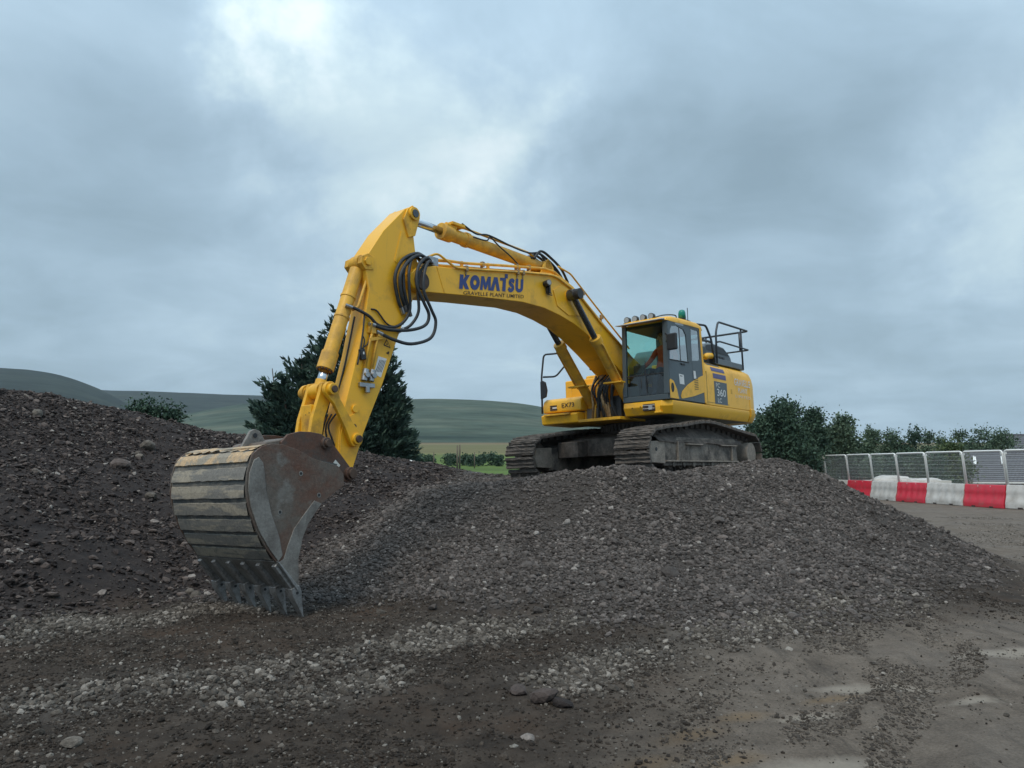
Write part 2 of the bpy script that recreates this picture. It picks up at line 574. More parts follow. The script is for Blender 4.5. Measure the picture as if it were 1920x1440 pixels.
# its crest and slopes
CTRL += [(2.04, 12.7, 1.66), (1.25, 12.8, 1.60), (3.3, 13.1, 1.56), (4.3, 14.2, 1.74), (5.2, 14.6, 1.76), (6.0, 14.8, 1.52), (6.4, 14.6, 1.20),
         (6.95, 13.9, .84), (7.4, 13.4, .56), (.37, 13.5, 1.50), (-.1, 14.0, 1.42), (-.85, 13.5, 1.38), (-1.55, 13.0, 1.30),
         (-2.15, 12.0, .70), (-2.5, 11.5, .38), (.31, 11.3, .66), (2.57, 10.9, .66), (4.3, 11.5, .66), (-1.0, 11.8, .74), (5.9, 12.6, .64), (1.4, 11.6, .94), (1.2, 9.9, .34), (3.0, 9.8, .34), (-.4, 10.4, .34), (4.8, 10.3, .32)]
# under the tracks
CTRL += [(2.45, 13.6, 1.47), (5.5, 17.2, 1.50), (-.1, 15.7, 1.36), (2.9, 19.4, 1.36), (2.73, 16.4, 1.40), (4.0, 15.4, 1.47), (1.4, 17.6, 1.36)]
CTRL += [(6.6, 20, .9), (4, 22, .7), (0, 21.5, 1.0), (-1.6, 17, 1.2), (7.0, 17.5, .9), (2, 25, .3), (5, 26, 0)]
# hollow between the heaps, then the rubble heap on the left
CTRL += [(-2.0, 14.2, .95), (-2.75, 12.6, .45), (-2.95, 11.4, .18), (-3.0, 13.6, .95), (-3.2, 18, 1.85), (-2.6, 16.5, 1.45)]
CTRL += [(-10, 15, 3.10), (-9.2, 15.5, 2.93), (-8.5, 16, 2.75), (-7.55, 16.5, 2.50), (-6.95, 17, 2.28), (-6.85, 19, 2.5), (-6.2, 19, 2.42), (-5.3, 19, 2.2),
         (-3.4, 19, 1.95), (-2.6, 19, 1.65), (-1.8, 20, 1.72), (-.83, 20, 1.52), (-10, 20, 2.4), (-10, 27, 0.5), (-6, 26, .6), (-3, 25.5, .5), (0, 27, .3),
         (-7, 10.5, 1.10), (-8.3, 12.5, 1.86), (-7, 12.5, 1.43), (-5.5, 9.8, .46), (-6.6, 14.5, 1.60), (-5.2, 11.8, .62), (-4.7, 10.9, .05), (-4.5, 9.75, 0),
         (-5.1, 7.7, 0), (-5.0, 9.1, 0.05), (-14, 14, 3.3), (-14, 10, 2.2), (-12, 7, 1.2), (-18, 14, 3.2), (-18, 22, 2.0), (-4.6, 15.5, 1.35), (-5.0, 17.2, 1.75)]
CT = np.array(CTRL, float)


def _tps(d2):
    return np.where(d2 > 1e-12, d2 * np.log(d2 + 1e-12), 0) * 0.5


def _tps_fit():
    n = len(CT)
    K = _tps(((CT[:, None, :2] - CT[None, :, :2]) ** 2).sum(-1)) + np.eye(n) * 0.35
    P = np.c_[np.ones(n), CT[:, :2]]
    A = np.zeros((n + 3, n + 3)); A[:n, :n] = K; A[:n, n:] = P; A[n:, :n] = P.T
    return np.linalg.solve(A, np.r_[CT[:, 2], 0, 0, 0])


_TW = _tps_fit()


def heaps(x, y):
    sh = x.shape
    x, y = x.ravel(), y.ravel()
    out = np.empty_like(x)
    for i in range(0, len(x), 40000):
        a, b = x[i:i + 40000], y[i:i + 40000]
        d2 = (a[:, None] - CT[None, :, 0]) ** 2 + (b[:, None] - CT[None, :, 1]) ** 2
        out[i:i + 40000] = _tps(d2) @ _TW[:-3] + _TW[-3] + _TW[-2] * a + _TW[-1] * b
    return out.reshape(sh)


def sstep(a, b, x):
    t = np.clip((x - a) / (b - a), 0, 1)
    return t * t * (3 - 2 * t)


def far_height(x, y):
    return np.interp(y, [40, 70, 130, 470, 900, 3000], [0, 0.0, 2.2, 16.5, 19, 20]) * 1.0


def roughness_mask(x, y):
    """how churned the ground is: 1 on heaps and dug soil, small on the driven mud at right"""
    drive = sstep(-0.1, 1.5, x - (y - 5.0) * 0.35 + 0.5 * fbm(x, y, 2.0)) * (1 - sstep(7.4, 9.2, y - 0.08 * x))
    road = sstep(6.8, 9.0, x - 0.05 * y + 0.6 * fbm(x, y, 3.0)) * sstep(6, 9, y)
    return np.clip(1 - np.maximum(drive, road), 0, 1)


# shallow dips where pale silt has settled on the driven mud
SILT = [(2.55, 6.02, .30, .13, .1), (4.45, 7.15, .60, .18, .25), (3.30, 5.72, .24, .10, .2), (1.72, 4.45, .60, .16, .15), (3.0, 6.10, .26, .08, .2), (2.0, 5.35, .30, .08, .3)]


OCHRE = [(1.52, 5.33, .26, .10, .5), (1.10, 4.95, .30, .12, .5), (1.25, 4.55, .22, .10, .4), (2.3, 5.75, .3, .08, .4), (0.75, 4.5, .35, .12, .5)]


def silt_mask(x, y, spots=SILT):
    m = np.zeros(x.shape)
    for px, py, rx, ry, rz in spots:
        a, b = (x - px) * math.cos(rz) + (y - py) * math.sin(rz), (y - py) * math.cos(rz) - (x - px) * math.sin(rz)
        m = np.maximum(m, np.exp(-(a / rx) ** 2 - (b / ry) ** 2))
    return m


def height(x, y):
    near = (1 - sstep(34, 52, y)) * (1 - sstep(24, 40, np.abs(x - 2)))
    h = np.where(near > 0, np.maximum(heaps(x, y), -0.03), 0) * near
    h = h + far_height(x, y)
    h = h - 2.4 * sstep(24, 29, x) * sstep(26, 34, y + 0.3 * (x - 24)) * (1 - sstep(90, 140, y))
    k = roughness_mask(x, y)
    rut = np.exp(-((x - 1.9 - (y - 4) * 0.62) / 0.20) ** 2) + np.exp(-((x - 3.3 - (y - 4) * 0.62) / 0.22) ** 2)
    sh = np.exp(-((np.abs(x - 1.9 - (y - 4) * 0.62) - .38) / 0.12) ** 2) + np.exp(-((np.abs(x - 3.3 - (y - 4) * 0.62) - .40) / 0.12) ** 2)
    h = h + 0.022 * sh * (1 - sstep(7, 9.5, y)) * sstep(1, 3, y) * (1 + 1.4 * fbm(x, y, 0.35, 3))
    h = h - 0.050 * rut * (1 - sstep(7, 9.5, y)) * sstep(1, 3, y)
    h = h - 0.015 * silt_mask(x, y)
    hs = sstep(0.1, 0.8, h)
    h = h + near * (0.10 * hs * fbm(x, y, 1.9, 4) + k * (0.055 * fbm(x, y, 0.7, 4, 0.6) + 0.030 * fbm(x, y, 0.22, 3, 0.6)) + (1 - k) * (0.018 * fbm(x, y, 1.1, 3) + 0.012 * fbm(x * .85 - y * .53, (x * .53 + y * .85) * .25, 0.22, 3)))
    return h


def height1(x, y):
    return float(height(np.array([float(x)]), np.array([float(y)]))[0])


NU, NV = 700, 700
uu = np.linspace(-6.05, 6.05, NU); vv = np.linspace(-2.0, 6.4, NV)
gx = 0.5 + 6.0 * np.sinh(uu * 1.025); gy = 7.0 + 5.0 * np.sinh(vv)
GX, GY = np.meshgrid(gx, gy)
GZ = height(GX, GY)


def grid_mesh(name, X, Y, Z):
    nv, nu = X.shape
    me = bpy.data.meshes.new(name)
    idx = np.arange(nu * nv).reshape(nv, nu)
    f = np.stack([idx[:-1, :-1], idx[:-1, 1:], idx[1:, 1:], idx[1:, :-1]], -1).reshape(-1, 4)
    me.vertices.add(nu * nv)
    me.vertices.foreach_set("co", np.stack([X, Y, Z], -1).reshape(-1).astype(np.float32))
    me.loops.add(f.size); me.loops.foreach_set("vertex_index", f.reshape(-1).astype(np.int32))
    me.polygons.add(len(f)); me.polygons.foreach_set("loop_start", (np.arange(len(f)) * 4).astype(np.int32))
    me.polygons.foreach_set("use_smooth", np.ones(len(f), bool))
    me.update(calc_edges=True)
    return me


def attr(me, name, arr):
    a = me.attributes.new(name, "FLOAT", "POINT")
    a.data.foreach_set("value", np.asarray(arr, np.float32).ravel())


def line_dist(x, y, pts):
    d = np.full(x.shape, 1e9)
    for (ax, ay), (bx, by) in zip(pts[:-1], pts[1:]):
        vx, vy = bx - ax, by - ay
        t = np.clip(((x - ax) * vx + (y - ay) * vy) / (vx * vx + vy * vy), 0, 1)
        d = np.minimum(d, np.hypot(x - ax - t * vx, y - ay - t * vy))
    return d


# bands of pale pebbles left by the machine
PALE = [([(-3.1, 5.65), (-2.15, 6.25), (-1.25, 7.1), (-.33, 8.0), (.6, 8.5)], 0.40), ([(-5.2, 7.3), (-4.4, 8.75), (-3.0, 9.5)], 0.45),
        ([(.35, 6.1), (.75, 6.7), (1.25, 7.2)], 0.36), ([(1.9, 7.7), (3.0, 8.3), (4.6, 9.6)], 0.42), ([(-1.9, 5.6), (-1.0, 6.2)], 0.35)]


def pale_mask(x, y):
    m = np.zeros(x.shape)
    for pts, w in PALE:
        m = np.maximum(m, np.exp(-(line_dist(x, y, pts) / (w * (1 + 0.5 * fbm(x, y, 0.9, 3)))) ** 2))
    return m


def heap_masks(x, y):
    """stone heap (grey) and rubble heap (dark), by place"""
    left = 1 - sstep(-0.5, 0.5, x - np.interp(y, [8, 10.9, 12.6, 14.2, 17, 21], [-4.4, -3.6, -2.75, -2.0, -1.6, -1.2]) + 0.25 * fbm(x, y, 1.2))
    front = sstep(-1.3, 0.9, y - np.interp(x, [-5.5, -4.5, -3, -1.1, .26, 1.5, 2.75, 4.2, 6.4, 8.3, 9.4], [7.6, 10.3, 11.0, 9.6, 9.0, 8.7, 8.7, 9.2, 10.6, 12.6, 15]) + 0.9 * fbm(x, y, 1.3))
    right = 1 - sstep(-0.9, 0.5, x - np.interp(y, [8, 10.9, 12.9, 15, 20, 24], [4, 6.6, 8.1, 8.9, 8.7, 7]) + 0.4 * fbm(x, y, 1.1))
    back = 1 - sstep(24, 30, y)
    return front * right * (1 - left) * back, front * left * back


def slump(x, y):
    """tongues of coarse stone and of fines running down the heap's slopes"""
    th, r = np.arctan2(y - 17.0, x - 2.6), np.hypot(x - 2.6, y - 17.0)
    return sstep(-0.20, 0.16, fbm(th * 7.0, r * 0.42, 1.0, 4, 0.6))


me = grid_mesh("ground", GX, GY, GZ)
hm, lm = heap_masks(GX, GY)
attr(me, "heap", hm); attr(me, "rubble", lm); attr(me, "pale", pale_mask(GX, GY))
attr(me, "ochre", silt_mask(GX, GY, OCHRE)); attr(me, "fines", 1 - slump(GX, GY)); attr(me, "silt", silt_mask(GX, GY)); attr(me, "churn", roughness_mask(GX, GY))
attr(me, "grass", sstep(42, 60, GY + 6 * fbm(GX, GY, 12)) * 1.0)


def ground_material():
    m, nt, b = new_mat("site_ground")
    A = lambda n: (lambda q: (setattr(q, "attribute_name", n), q.outputs["Fac"])[1])(nt.nodes.new("ShaderNodeAttribute"))
    n_big = tnoise(nt, 0.9, 7, 0.62)
    n_mid = tnoise(nt, 4.0, 8, 0.68)
    n_fine = tnoise(nt, 28, 8, 0.75)
    soil = tramp(nt, n_mid, [(0.30, (0.026, 0.020, 0.016)), (0.52, (0.052, 0.040, 0.031)), (0.75, (0.095, 0.074, 0.058))])
    soil = tmix(nt, tramp(nt, n_big, [(0.5, 0), (0.7, 1)]), soil, (0.066, 0.042, 0.028))
    mud = tramp(nt, n_mid, [(0.25, (0.095, 0.076, 0.060)), (0.5, (0.150, 0.122, 0.097)), (0.78, (0.21, 0.172, 0.138))])
    tcs = nt.nodes.new("ShaderNodeTexCoord")
    mps = nt.nodes.new("ShaderNodeMapping"); mps.inputs["Rotation"].default_value = (0, 0, 0.56); mps.inputs["Scale"].default_value = (3.4, 0.5, 1)
    nt.links.new(tcs.outputs["Object"], mps.inputs[0])
    sn = nt.nodes.new("ShaderNodeTexNoise"); sn.inputs["Scale"].default_value = 1.3; sn.inputs["Detail"].default_value = 8; sn.inputs["Roughness"].default_value = 0.68
    nt.links.new(mps.outputs[0], sn.inputs["Vector"])
    streak = sn.outputs["Fac"]
    mud = tmix(nt, tramp(nt, streak, [(0.52, 0), (0.68, 0.8)]), mud, (0.066, 0.054, 0.044))
    mud = tmix(nt, 1.0, mud, tramp(nt, tnoise(nt, 55, 6, 0.75), [(0.28, 0.55), (0.72, 1.45)]), "MULTIPLY")
    mud = tmix(nt, tramp(nt, tnoise(nt, 16, 6, 0.7), [(0.60, 0), (0.68, 0.7)]), mud, (0.060, 0.048, 0.039))
    ochre = tramp(nt, tmath(nt, "ADD", A("ochre"), tmath(nt, "MULTIPLY", tmath(nt, "SUBTRACT", n_mid, 0.5), 1.0)), [(0.25, 0), (1.1, 0.55)])
    mud = tmix(nt, ochre, mud, (0.21, 0.135, 0.065))
    silt = tramp(nt, tmath(nt, "ADD", A("silt"), tmath(nt, "MULTIPLY", tmath(nt, "SUBTRACT", n_mid, 0.5), 0.9)), [(0.30, 0), (0.85, 0.85)])
    mud = tmix(nt, silt, mud, (0.30, 0.262, 0.215))
    c = tmix(nt, A("churn"), mud, soil)
    heapc = tramp(nt, n_mid, [(0.3, (0.045, 0.040, 0.037)), (0.7, (0.105, 0.096, 0.090))])
    heapc = tmix(nt, tmath(nt, "MULTIPLY", A("fines"), 0.8), heapc, tramp(nt, n_fine, [(0.3, (0.040, 0.034, 0.030)), (0.7, (0.085, 0.074, 0.066))]))
    rub = tramp(nt, n_mid, [(0.3, (0.018, 0.015, 0.015)), (0.7, (0.050, 0.040, 0.036))])
    pale = tramp(nt, n_mid, [(0.3, (0.055, 0.050, 0.045)), (0.7, (0.12, 0.11, 0.10))])
    c = tmix(nt, A("heap"), c, heapc)
    c = tmix(nt, A("rubble"), c, rub)
    c = tmix(nt, tmath(nt, "MULTIPLY", A("pale"), 0.75), c, pale)
    tc = nt.nodes.new("ShaderNodeTexCoord")
    sp = nt.nodes.new("ShaderNodeSeparateXYZ"); nt.links.new(tc.outputs["Object"], sp.inputs[0])
    wob = tmath(nt, "ADD", sp.outputs[1], tmath(nt, "MULTIPLY", tnoise(nt, 0.012, 5, 0.6), 90))
    bands = tramp(nt, tmath(nt, "DIVIDE", wob, 700), [(0.0, (0.05, 0.075, 0.03)), (0.20, (0.085, 0.135, 0.030)), (0.30, (0.10, 0.145, 0.035)), (0.36, (0.15, 0.135, 0.060)),
                                                      (0.55, (0.13, 0.125, 0.055)), (0.62, (0.17, 0.14, 0.075)), (0.70, (0.15, 0.11, 0.06)), (0.75, (0.05, 0.07, 0.045))])
    tuft = tramp(nt, tnoise(nt, 0.05, 8, 0.7, stretch=(0.35, 1.6, 1)), [(0.3, 0.7), (0.7, 1.25)])
    grass = tmix(nt, 1.0, bands, tuft, "MULTIPLY")
    c = tmix(nt, A("grass"), c, grass)
    nt.links.new(c, b.inputs["Base Color"])
    wet = tramp(nt, tnoise(nt, 0.8, 5, 0.6), [(0.40, 0.72), (0.62, 0.97)])
    rg = tmix(nt, A("churn"), wet, (0.95, 0.95, 0.95))
    nt.links.new(rg, b.inputs["Roughness"])
    b.inputs["Specular IOR Level"].default_value = 0.2
    hh = tmath(nt, "ADD", tmath(nt, "MULTIPLY", n_fine, 0.5), tmath(nt, "ADD", tmath(nt, "MULTIPLY", tnoise(nt, 90, 6, 0.7), 0.25), tmath(nt, "MULTIPLY", streak, 1.1)))
    tbump(nt, b, hh, 1.0, 0.035)
    return m


M["ground"] = ground_material()
ground = link("ground", me, M["ground"])
tag(ground, "dark churned soil and grey mud of the building site running out to green fields", None, None, "structure")


# ---- loose stone: prototypes
def stone_mesh(name, seed, flat=0.7, sub=1, jag=0.22, mat=None):
    r = random.Random(seed)
    bm = bmesh.new()
    bmesh.ops.create_icosphere(bm, subdivisions=sub, radius=0.5)
    cuts = []
    for _ in range(7):
        n = Vector((r.gauss(0, 1), r.gauss(0, 1), r.gauss(0, 1))).normalized()
        cuts.append((n, r.uniform(0.28, 0.42)))
    sx, sy, sz = r.uniform(0.85, 1.25), r.uniform(0.7, 1.0), flat * r.uniform(0.8, 1.15)
    for v in bm.verts:
        for n, d in cuts:                          # flatten facets, as broken rock has them
            k = v.co.dot(n)
            if k > d:
                v.co -= n * (k - d) * 0.85
        v.co *= 1 + r.uniform(-jag, jag) * 0.5
        v.co = Vector((v.co.x * sx, v.co.y * sy, v.co.z * sz)) * 1.2
    me = bpy.data.meshes.new(name)
    bm.to_mesh(me); bm.free()
    if mat:
        me.materials.append(mat)
    return me


def stone_material(name, stops, rough=0.85):
    m, nt, b = new_mat(name)
    oi = nt.nodes.new("ShaderNodeObjectInfo")
    c = tramp(nt, oi.outputs["Random"], stops)
    g = tramp(nt, tnoise(nt, 3.0, 7, 0.7), [(0.3, 0.6), (0.7, 1.35)])
    nt.links.new(tmix(nt, 1.0, c, g, "MULTIPLY"), b.inputs["Base Color"])
    b.inputs["Roughness"].default_value = rough
    b.inputs["Specular IOR Level"].default_value = 0.3
    tbump(nt, b, tnoise(nt, 7, 6, 0.7), 0.5, 0.06)
    return m


M["st_grey"] = stone_material("grey_crushed_stone", [(0, (0.054, 0.046, 0.041)), (0.45, (0.100, 0.086, 0.078)), (0.8, (0.142, 0.124, 0.113)), (0.97, (0.175, 0.146, 0.130)), (1, (0.36, 0.33, 0.30))])
M["st_pale"] = stone_material("pale_pebble", [(0, (0.055, 0.046, 0.038)), (0.5, (0.112, 0.096, 0.080)), (0.85, (0.19, 0.166, 0.14)), (1, (0.36, 0.325, 0.285))])
M["st_dark"] = stone_material("dark_shale_rubble", [(0, (0.024, 0.019, 0.018)), (0.5, (0.054, 0.042, 0.038)), (0.84, (0.100, 0.078, 0.068)), (0.95, (0.15, 0.12, 0.105)), (1, (0.32, 0.29, 0.26))])
M["st_soil"] = stone_material("brown_soil_crumb", [(0, (0.022, 0.017, 0.013)), (0.6, (0.050, 0.038, 0.029)), (0.92, (0.085, 0.068, 0.054)), (1, (0.26, 0.24, 0.21))])

M["st_mud"] = stone_material("dry_mud_crumb", [(0, (0.045, 0.037, 0.030)), (0.6, (0.085, 0.070, 0.057)), (0.94, (0.14, 0.118, 0.096)), (1, (0.28, 0.25, 0.215))])


def scatter(name, pts, sizes, mat, seeds, flat, label, cat, sub=1, sink=0.25):
    """loose stone nobody could count: points on the terrain, each drawn as one of a few stones"""
    x, y = pts[:, 0], pts[:, 1]
    e = 0.04
    z = height(x, y)
    nx = -(height(x + e, y) - height(x - e, y)) / (2 * e); ny = -(height(x, y + e) - height(x, y - e)) / (2 * e)
    nx = np.clip(nx, -1.5, 1.5); ny = np.clip(ny, -1.5, 1.5)
    n = len(x)
    me = bpy.data.meshes.new(name)
    me.vertices.add(n)
    me.vertices.foreach_set("co", np.stack([x, y, z + sizes * (0.5 - sink) * flat], -1).astype(np.float32).ravel())
    rot = np.stack([np.arctan(-ny) * -1 * -1 + RNG.normal(0, 0.35, n), np.arctan(nx) + RNG.normal(0, 0.35, n), RNG.uniform(0, 2 * PI, n)], -1)
    a = me.attributes.new("rot", "FLOAT_VECTOR", "POINT"); a.data.foreach_set("vector", rot.astype(np.float32).ravel())
    attr(me, "size", sizes)
    a = me.attributes.new("pick", "INT", "POINT"); a.data.foreach_set("value", RNG.integers(0, len(seeds), n).astype(np.int32))
    col = bpy.data.collections.new(name + "_shapes")
    for s in seeds:
        o = bpy.data.objects.new(name + "_shape", stone_mesh(name + "_shape", s, flat, sub, mat=mat))
        col.objects.link(o)
    ob = bpy.data.objects.new(name, me); COL.objects.link(ob)
    ng = bpy.data.node_groups.new(name + "_nodes", "GeometryNodeTree")
    ng.interface.new_socket("Geometry", in_out="INPUT", socket_type="NodeSocketGeometry")
    ng.interface.new_socket("Geometry", in_out="OUTPUT", socket_type="NodeSocketGeometry")
    N = ng.nodes.new
    gi, go = N("NodeGroupInput"), N("NodeGroupOutput")
    ci = N("GeometryNodeCollectionInfo"); ci.inputs["Collection"].default_value = col
    ci.inputs["Separate Children"].default_value = True; ci.inputs["Reset Children"].default_value = True
    m2p = N("GeometryNodeMeshToPoints")
    ip = N("GeometryNodeInstanceOnPoints"); ip.inputs["Pick Instance"].default_value = True

    def named(nm, ty):
        q = N("GeometryNodeInputNamedAttribute"); q.data_type = ty; q.inputs["Name"].default_value = nm
        return q.outputs["Attribute"]
    L = ng.links.new
    L(gi.outputs[0], m2p.inputs["Mesh"]); L(m2p.outputs[0], ip.inputs["Points"]); L(ci.outputs[0], ip.inputs["Instance"])
    L(named("pick", "INT"), ip.inputs["Instance Index"])
    e2r = N("FunctionNodeEulerToRotation"); L(named("rot", "FLOAT_VECTOR"), e2r.inputs[0]); L(e2r.outputs[0], ip.inputs["Rotation"])
    L(named("size", "FLOAT"), ip.inputs["Scale"]); L(ip.outputs[0], go.inputs[0])
    ob.modifiers.new("stones", "NODES").node_group = ng
    tag(ob, label, cat, None, "stuff")
    return ob


def sample(n, x0, x1, y0, y1, fn, near_bias=True):
    """rejection-sampled places; fn gives 0..1 density"""
    out = []
    tot = 0
    while tot < n:
        x = RNG.uniform(x0, x1, 60000)
        y = RNG.uniform(y0, y1, 60000)
        k = RNG.random(60000) < fn(x, y)
        k &= np.abs(x) < np.abs(y) * 0.95 + 2.0
        out.append(np.c_[x[k], y[k]]); tot += int(k.sum())
    return np.concatenate(out)[:n]


def lsize(n, med, sg, lo, hi):
    return np.clip(np.exp(RNG.normal(math.log(med), sg, n)), lo, hi)


p = sample(100000, -4, 9.5, 7.2, 19, lambda x, y: heap_masks(x, y)[0] * (0.16 + 0.84 * slump(x, y) * (0.4 + 0.6 * sstep(-0.25, 0.1, fbm(x, y, 1.2, 3)))) * (1 - 0.7 * sstep(15, 17, y)))
scatter("heap_gravel", p, lsize(len(p), 0.033, 0.42, 0.013, 0.11), M["st_grey"], range(1, 9), 0.72, "grey crushed stone covering the heap under the excavator", "gravel")
p = sample(40000, -4, 9.5, 7.2, 17, lambda x, y: heap_masks(x, y)[0])
scatter("heap_grit", p, lsize(len(p), 0.019, 0.3, 0.010, 0.04), M["st_grey"], range(30, 34), 0.8, "fine grey grit between the stones of the heap", "grit")
p = sample(80000, -14, -0.5, 7.2, 21, lambda x, y: heap_masks(x, y)[1] * (0.25 + 0.75 * sstep(-0.2, 0.15, fbm(x, y, 1.3, 3))))
scatter("rubble", p, lsize(len(p), 0.032, 0.55, 0.012, 0.15), M["st_dark"], range(10, 19), 0.42, "dark broken shale and brick rubble of the left heap", "rubble")
flatm = lambda x, y: (1 - heap_masks(x, y)[0]) * (1 - heap_masks(x, y)[1])
p = sample(26000, -6, 5.5, 4.2, 10.5, lambda x, y: pale_mask(x, y) ** 1.8 * flatm(x, y) * (0.15 + 0.85 * sstep(-0.12, 0.22, fbm(x + 3, y, 0.7, 3))))
scatter("pale_pebbles", p, lsize(len(p), 0.021, 0.50, 0.008, 0.075), M["st_pale"], range(20, 28), 0.75, "pale grey pebbles strewn in bands over the dark foreground soil", "pebbles")
p = sample(100000, -7, 6, 3.0, 11, lambda x, y: flatm(x, y) * (0.015 + 0.985 * roughness_mask(x, y)) * (0.25 + 0.75 * sstep(-0.2, 0.2, fbm(x, y, 0.8, 3))) * np.clip((6.5 / y) ** 2, 0.15, 1))
scatter("soil_crumbs", p, lsize(len(p), 0.0125, 0.50, 0.005, 0.05), M["st_soil"], range(40, 47), 0.7, "dark brown crumbs and clods of churned foreground soil", "soil", 1, 0.4)
p = sample(24000, -6, 16, 3.2, 26, lambda x, y: flatm(x, y) * 0.5 * sstep(-0.1, 0.3, fbm(x, y, 1.5, 3)))
scatter("scattered_grit", p, lsize(len(p), 0.011, 0.55, 0.005, 0.045), M["st_pale"], range(50, 54), 0.7, "sparse pale grit lying on the driven mud", "grit")

lane = lambda x, y: fbm(x * .85 - y * .53, (x * .53 + y * .85) * .22, 0.30, 3)
p = sample(26000, 0, 7, 3.2, 9.5, lambda x, y: flatm(x, y) * (1 - roughness_mask(x, y)) * sstep(0.02, 0.28, lane(x, y)) * np.clip((5.5 / y) ** 2, 0.2, 1))
scatter("mud_crumbs", p, lsize(len(p), 0.013, 0.5, 0.005, 0.045), M["st_mud"], range(60, 66), 0.6, "dry mud crumbs squeezed up along the tyre tracks at right", "mud", 1, 0.45)

# ---- stones one can pick out singly: pieces of the ground
big_shapes = {k: [stone_mesh("stone", 100 + i * 3 + j, fl, 2, 0.10, mat=M[mt]) for i in range(5)]
              for j, (k, fl, mt) in enumerate((("grey", .68, "st_grey"), ("pale", .72, "st_pale"), ("dark", .45, "st_dark")))}


def put_stone(x, y, s, kind):
    o = bpy.data.objects.new("stone", random.choice(big_shapes[kind]))
    COL.objects.link(o)
    o.parent = ground
    o.location = (x, y, height1(x, y) + s * 0.14)
    o.rotation_euler = (random.gauss(0, .25), random.gauss(0, .25), random.uniform(0, 6.28))
    o.scale = (s, s * random.uniform(.8, 1.1), s)


for x, y, s, k in ((1.95, 9.75, .21, "grey"), (2.6, 8.75, .16, "grey"), (2.95, 8.3, .15, "grey"), (.2, 10.3, .17, "grey"), (3.0, 11.3, .2, "grey"), (-2.58, 4.72, .10, "pale"),
                   (-2.95, 5.0, .07, "pale"), (-1.5, 9.0, .10, "pale"), (-4.1, 10.2, .17, "pale"), (.10, 4.95, .10, "dark"), (-4.35, 10.6, .14, "pale"), (-5.3, 12.6, .2, "pale"),
                   (-6.0, 12.9, .22, "pale"), (-4.75, 12.0, .16, "pale"), (-7.2, 15.2, .30, "pale"), (-8.9, 14.4, .24, "pale"), (-7.0, 13.8, .36, "dark"), (-6.2, 14.6, .28, "pale"),
                   (.23, 5.72, .22, "dark"), (.36, 5.6, .15, "dark"), (.05, 5.85, .17, "dark"), (4.1, 11.0, .17, "grey"), (1.1, 9.5, .14, "grey"), (-.2, 9.2, .13, "grey")):
    put_stone(x, y, s, k)
pp = sample(120, -4.5, 3.2, 4.4, 8.4, lambda x, y: pale_mask(x, y) ** 1.5)
for (x, y) in pp:
    put_stone(x, y, random.uniform(.04, .075), "pale")
pp = sample(70, -2, 7, 9, 12.6, lambda x, y: heap_masks(x, y)[0])
for (x, y) in pp:
    put_stone(x, y, random.uniform(.08, .13), "grey")
pp = sample(55, -9, -3.2, 9.5, 15.5, lambda x, y: heap_masks(x, y)[1])
for (x, y) in pp:
    put_stone(x, y, random.uniform(.08, .17), random.choice(("dark", "dark", "dark", "pale")))




# ------------------------------------------------------------------ excavator (local frame: x forward, y to its left, z up from the track)
ex = empty("excavator", (2.731, 16.404, 1.460))
ex.rotation_euler = (0.0343, 0.0, -2.2508)
tag(ex, "yellow tracked excavator standing on the stone heap with its toothed bucket on the ground", "excavator")
FLR = (-1, 0, 0); UPV = (0, 0, 1)          # lettering on the left flank runs towards the rear

# ---- undercarriage
DYAW = -0.0214
RTK = Matrix.Rotation(DYAW, 3, "Z")
u = MB()
u.prism([(1.15, .42), (1.15, .78), (.55, .92), (-.55, .92), (-1.15, .78), (-1.15, .42)], -1.0, 1.0)
u.prism([(1.5, .40), (1.5, .72), (.8, .80), (.8, .45)], -1.05, -.55); u.prism([(1.5, .40), (1.5, .72), (.8, .80), (.8, .45)], .55, 1.05)
u.prism([(-1.5, .40), (-1.5, .72), (-.8, .80), (-.8, .45)], -1.05, -.55); u.prism([(-1.5, .40), (-1.5, .72), (-.8, .80), (-.8, .45)], .55, 1.05)
carb = u.build("car_body", M["dark_mud"], ex, bevel=.02); carb.rotation_euler.z = DYAW
t = MB(); t.cyl((0, 0, .88), (0, 0, 1.14), .74, 48)
sl = t.build("slewing_ring", M["dark_mud"], ex)
t = MB()
for k in range(56):
    a = 2 * PI * k / 56
    t.box((.77 * math.cos(a), .77 * math.sin(a), 1.0), (.07, .045, .12), Matrix.Rotation(a, 3, "Z"))
t.build("gear_teeth", M["shoe"], sl)


def track_path():
    top = [(2.02, .80), (1.6, .86), (1.1, .90), (.4, .985), (-.1, 1.00), (-.7, .95), (-1.3, .885), (-2.02, .80)]
    pts = []
    cf, cr_, r = (2.02, .42), (-2.04, .43), .385
    for k in range(13):
        a = PI / 2 - PI * k / 12
        pts.append((cf[0] + r * math.cos(a) * 1.05, cf[1] + r * math.sin(a)))
    for k in range(13):
        a = -PI / 2 - PI * k / 12
        pts.append((cr_[0] + r * math.cos(a) * 1.05, cr_[1] + r * math.sin(a)))
    pts += [p for p in reversed(top[1:-1])]
    pts = [Vector((a, 0, b)) for a, b in pts]
    dense = []
    n = len(pts)
    for i in range(n):
        a, b, c, d = pts[i - 1], pts[i], pts[(i + 1) % n], pts[(i + 2) % n]
        if (c - b).length > 2.5:
            a, d = b * 2 - c, c * 2 - b
        for k in range(30):
            q = k / 30
            dense.append(0.5 * ((2 * b) + (c - a) * q + (2 * a - 5 * b + 4 * c - d) * q * q + (3 * b - a - 3 * c + d) * q ** 3))
    seg = [(dense[(i + 1) % len(dense)] - dense[i]).length for i in range(len(dense))]
    return dense, seg, sum(seg)


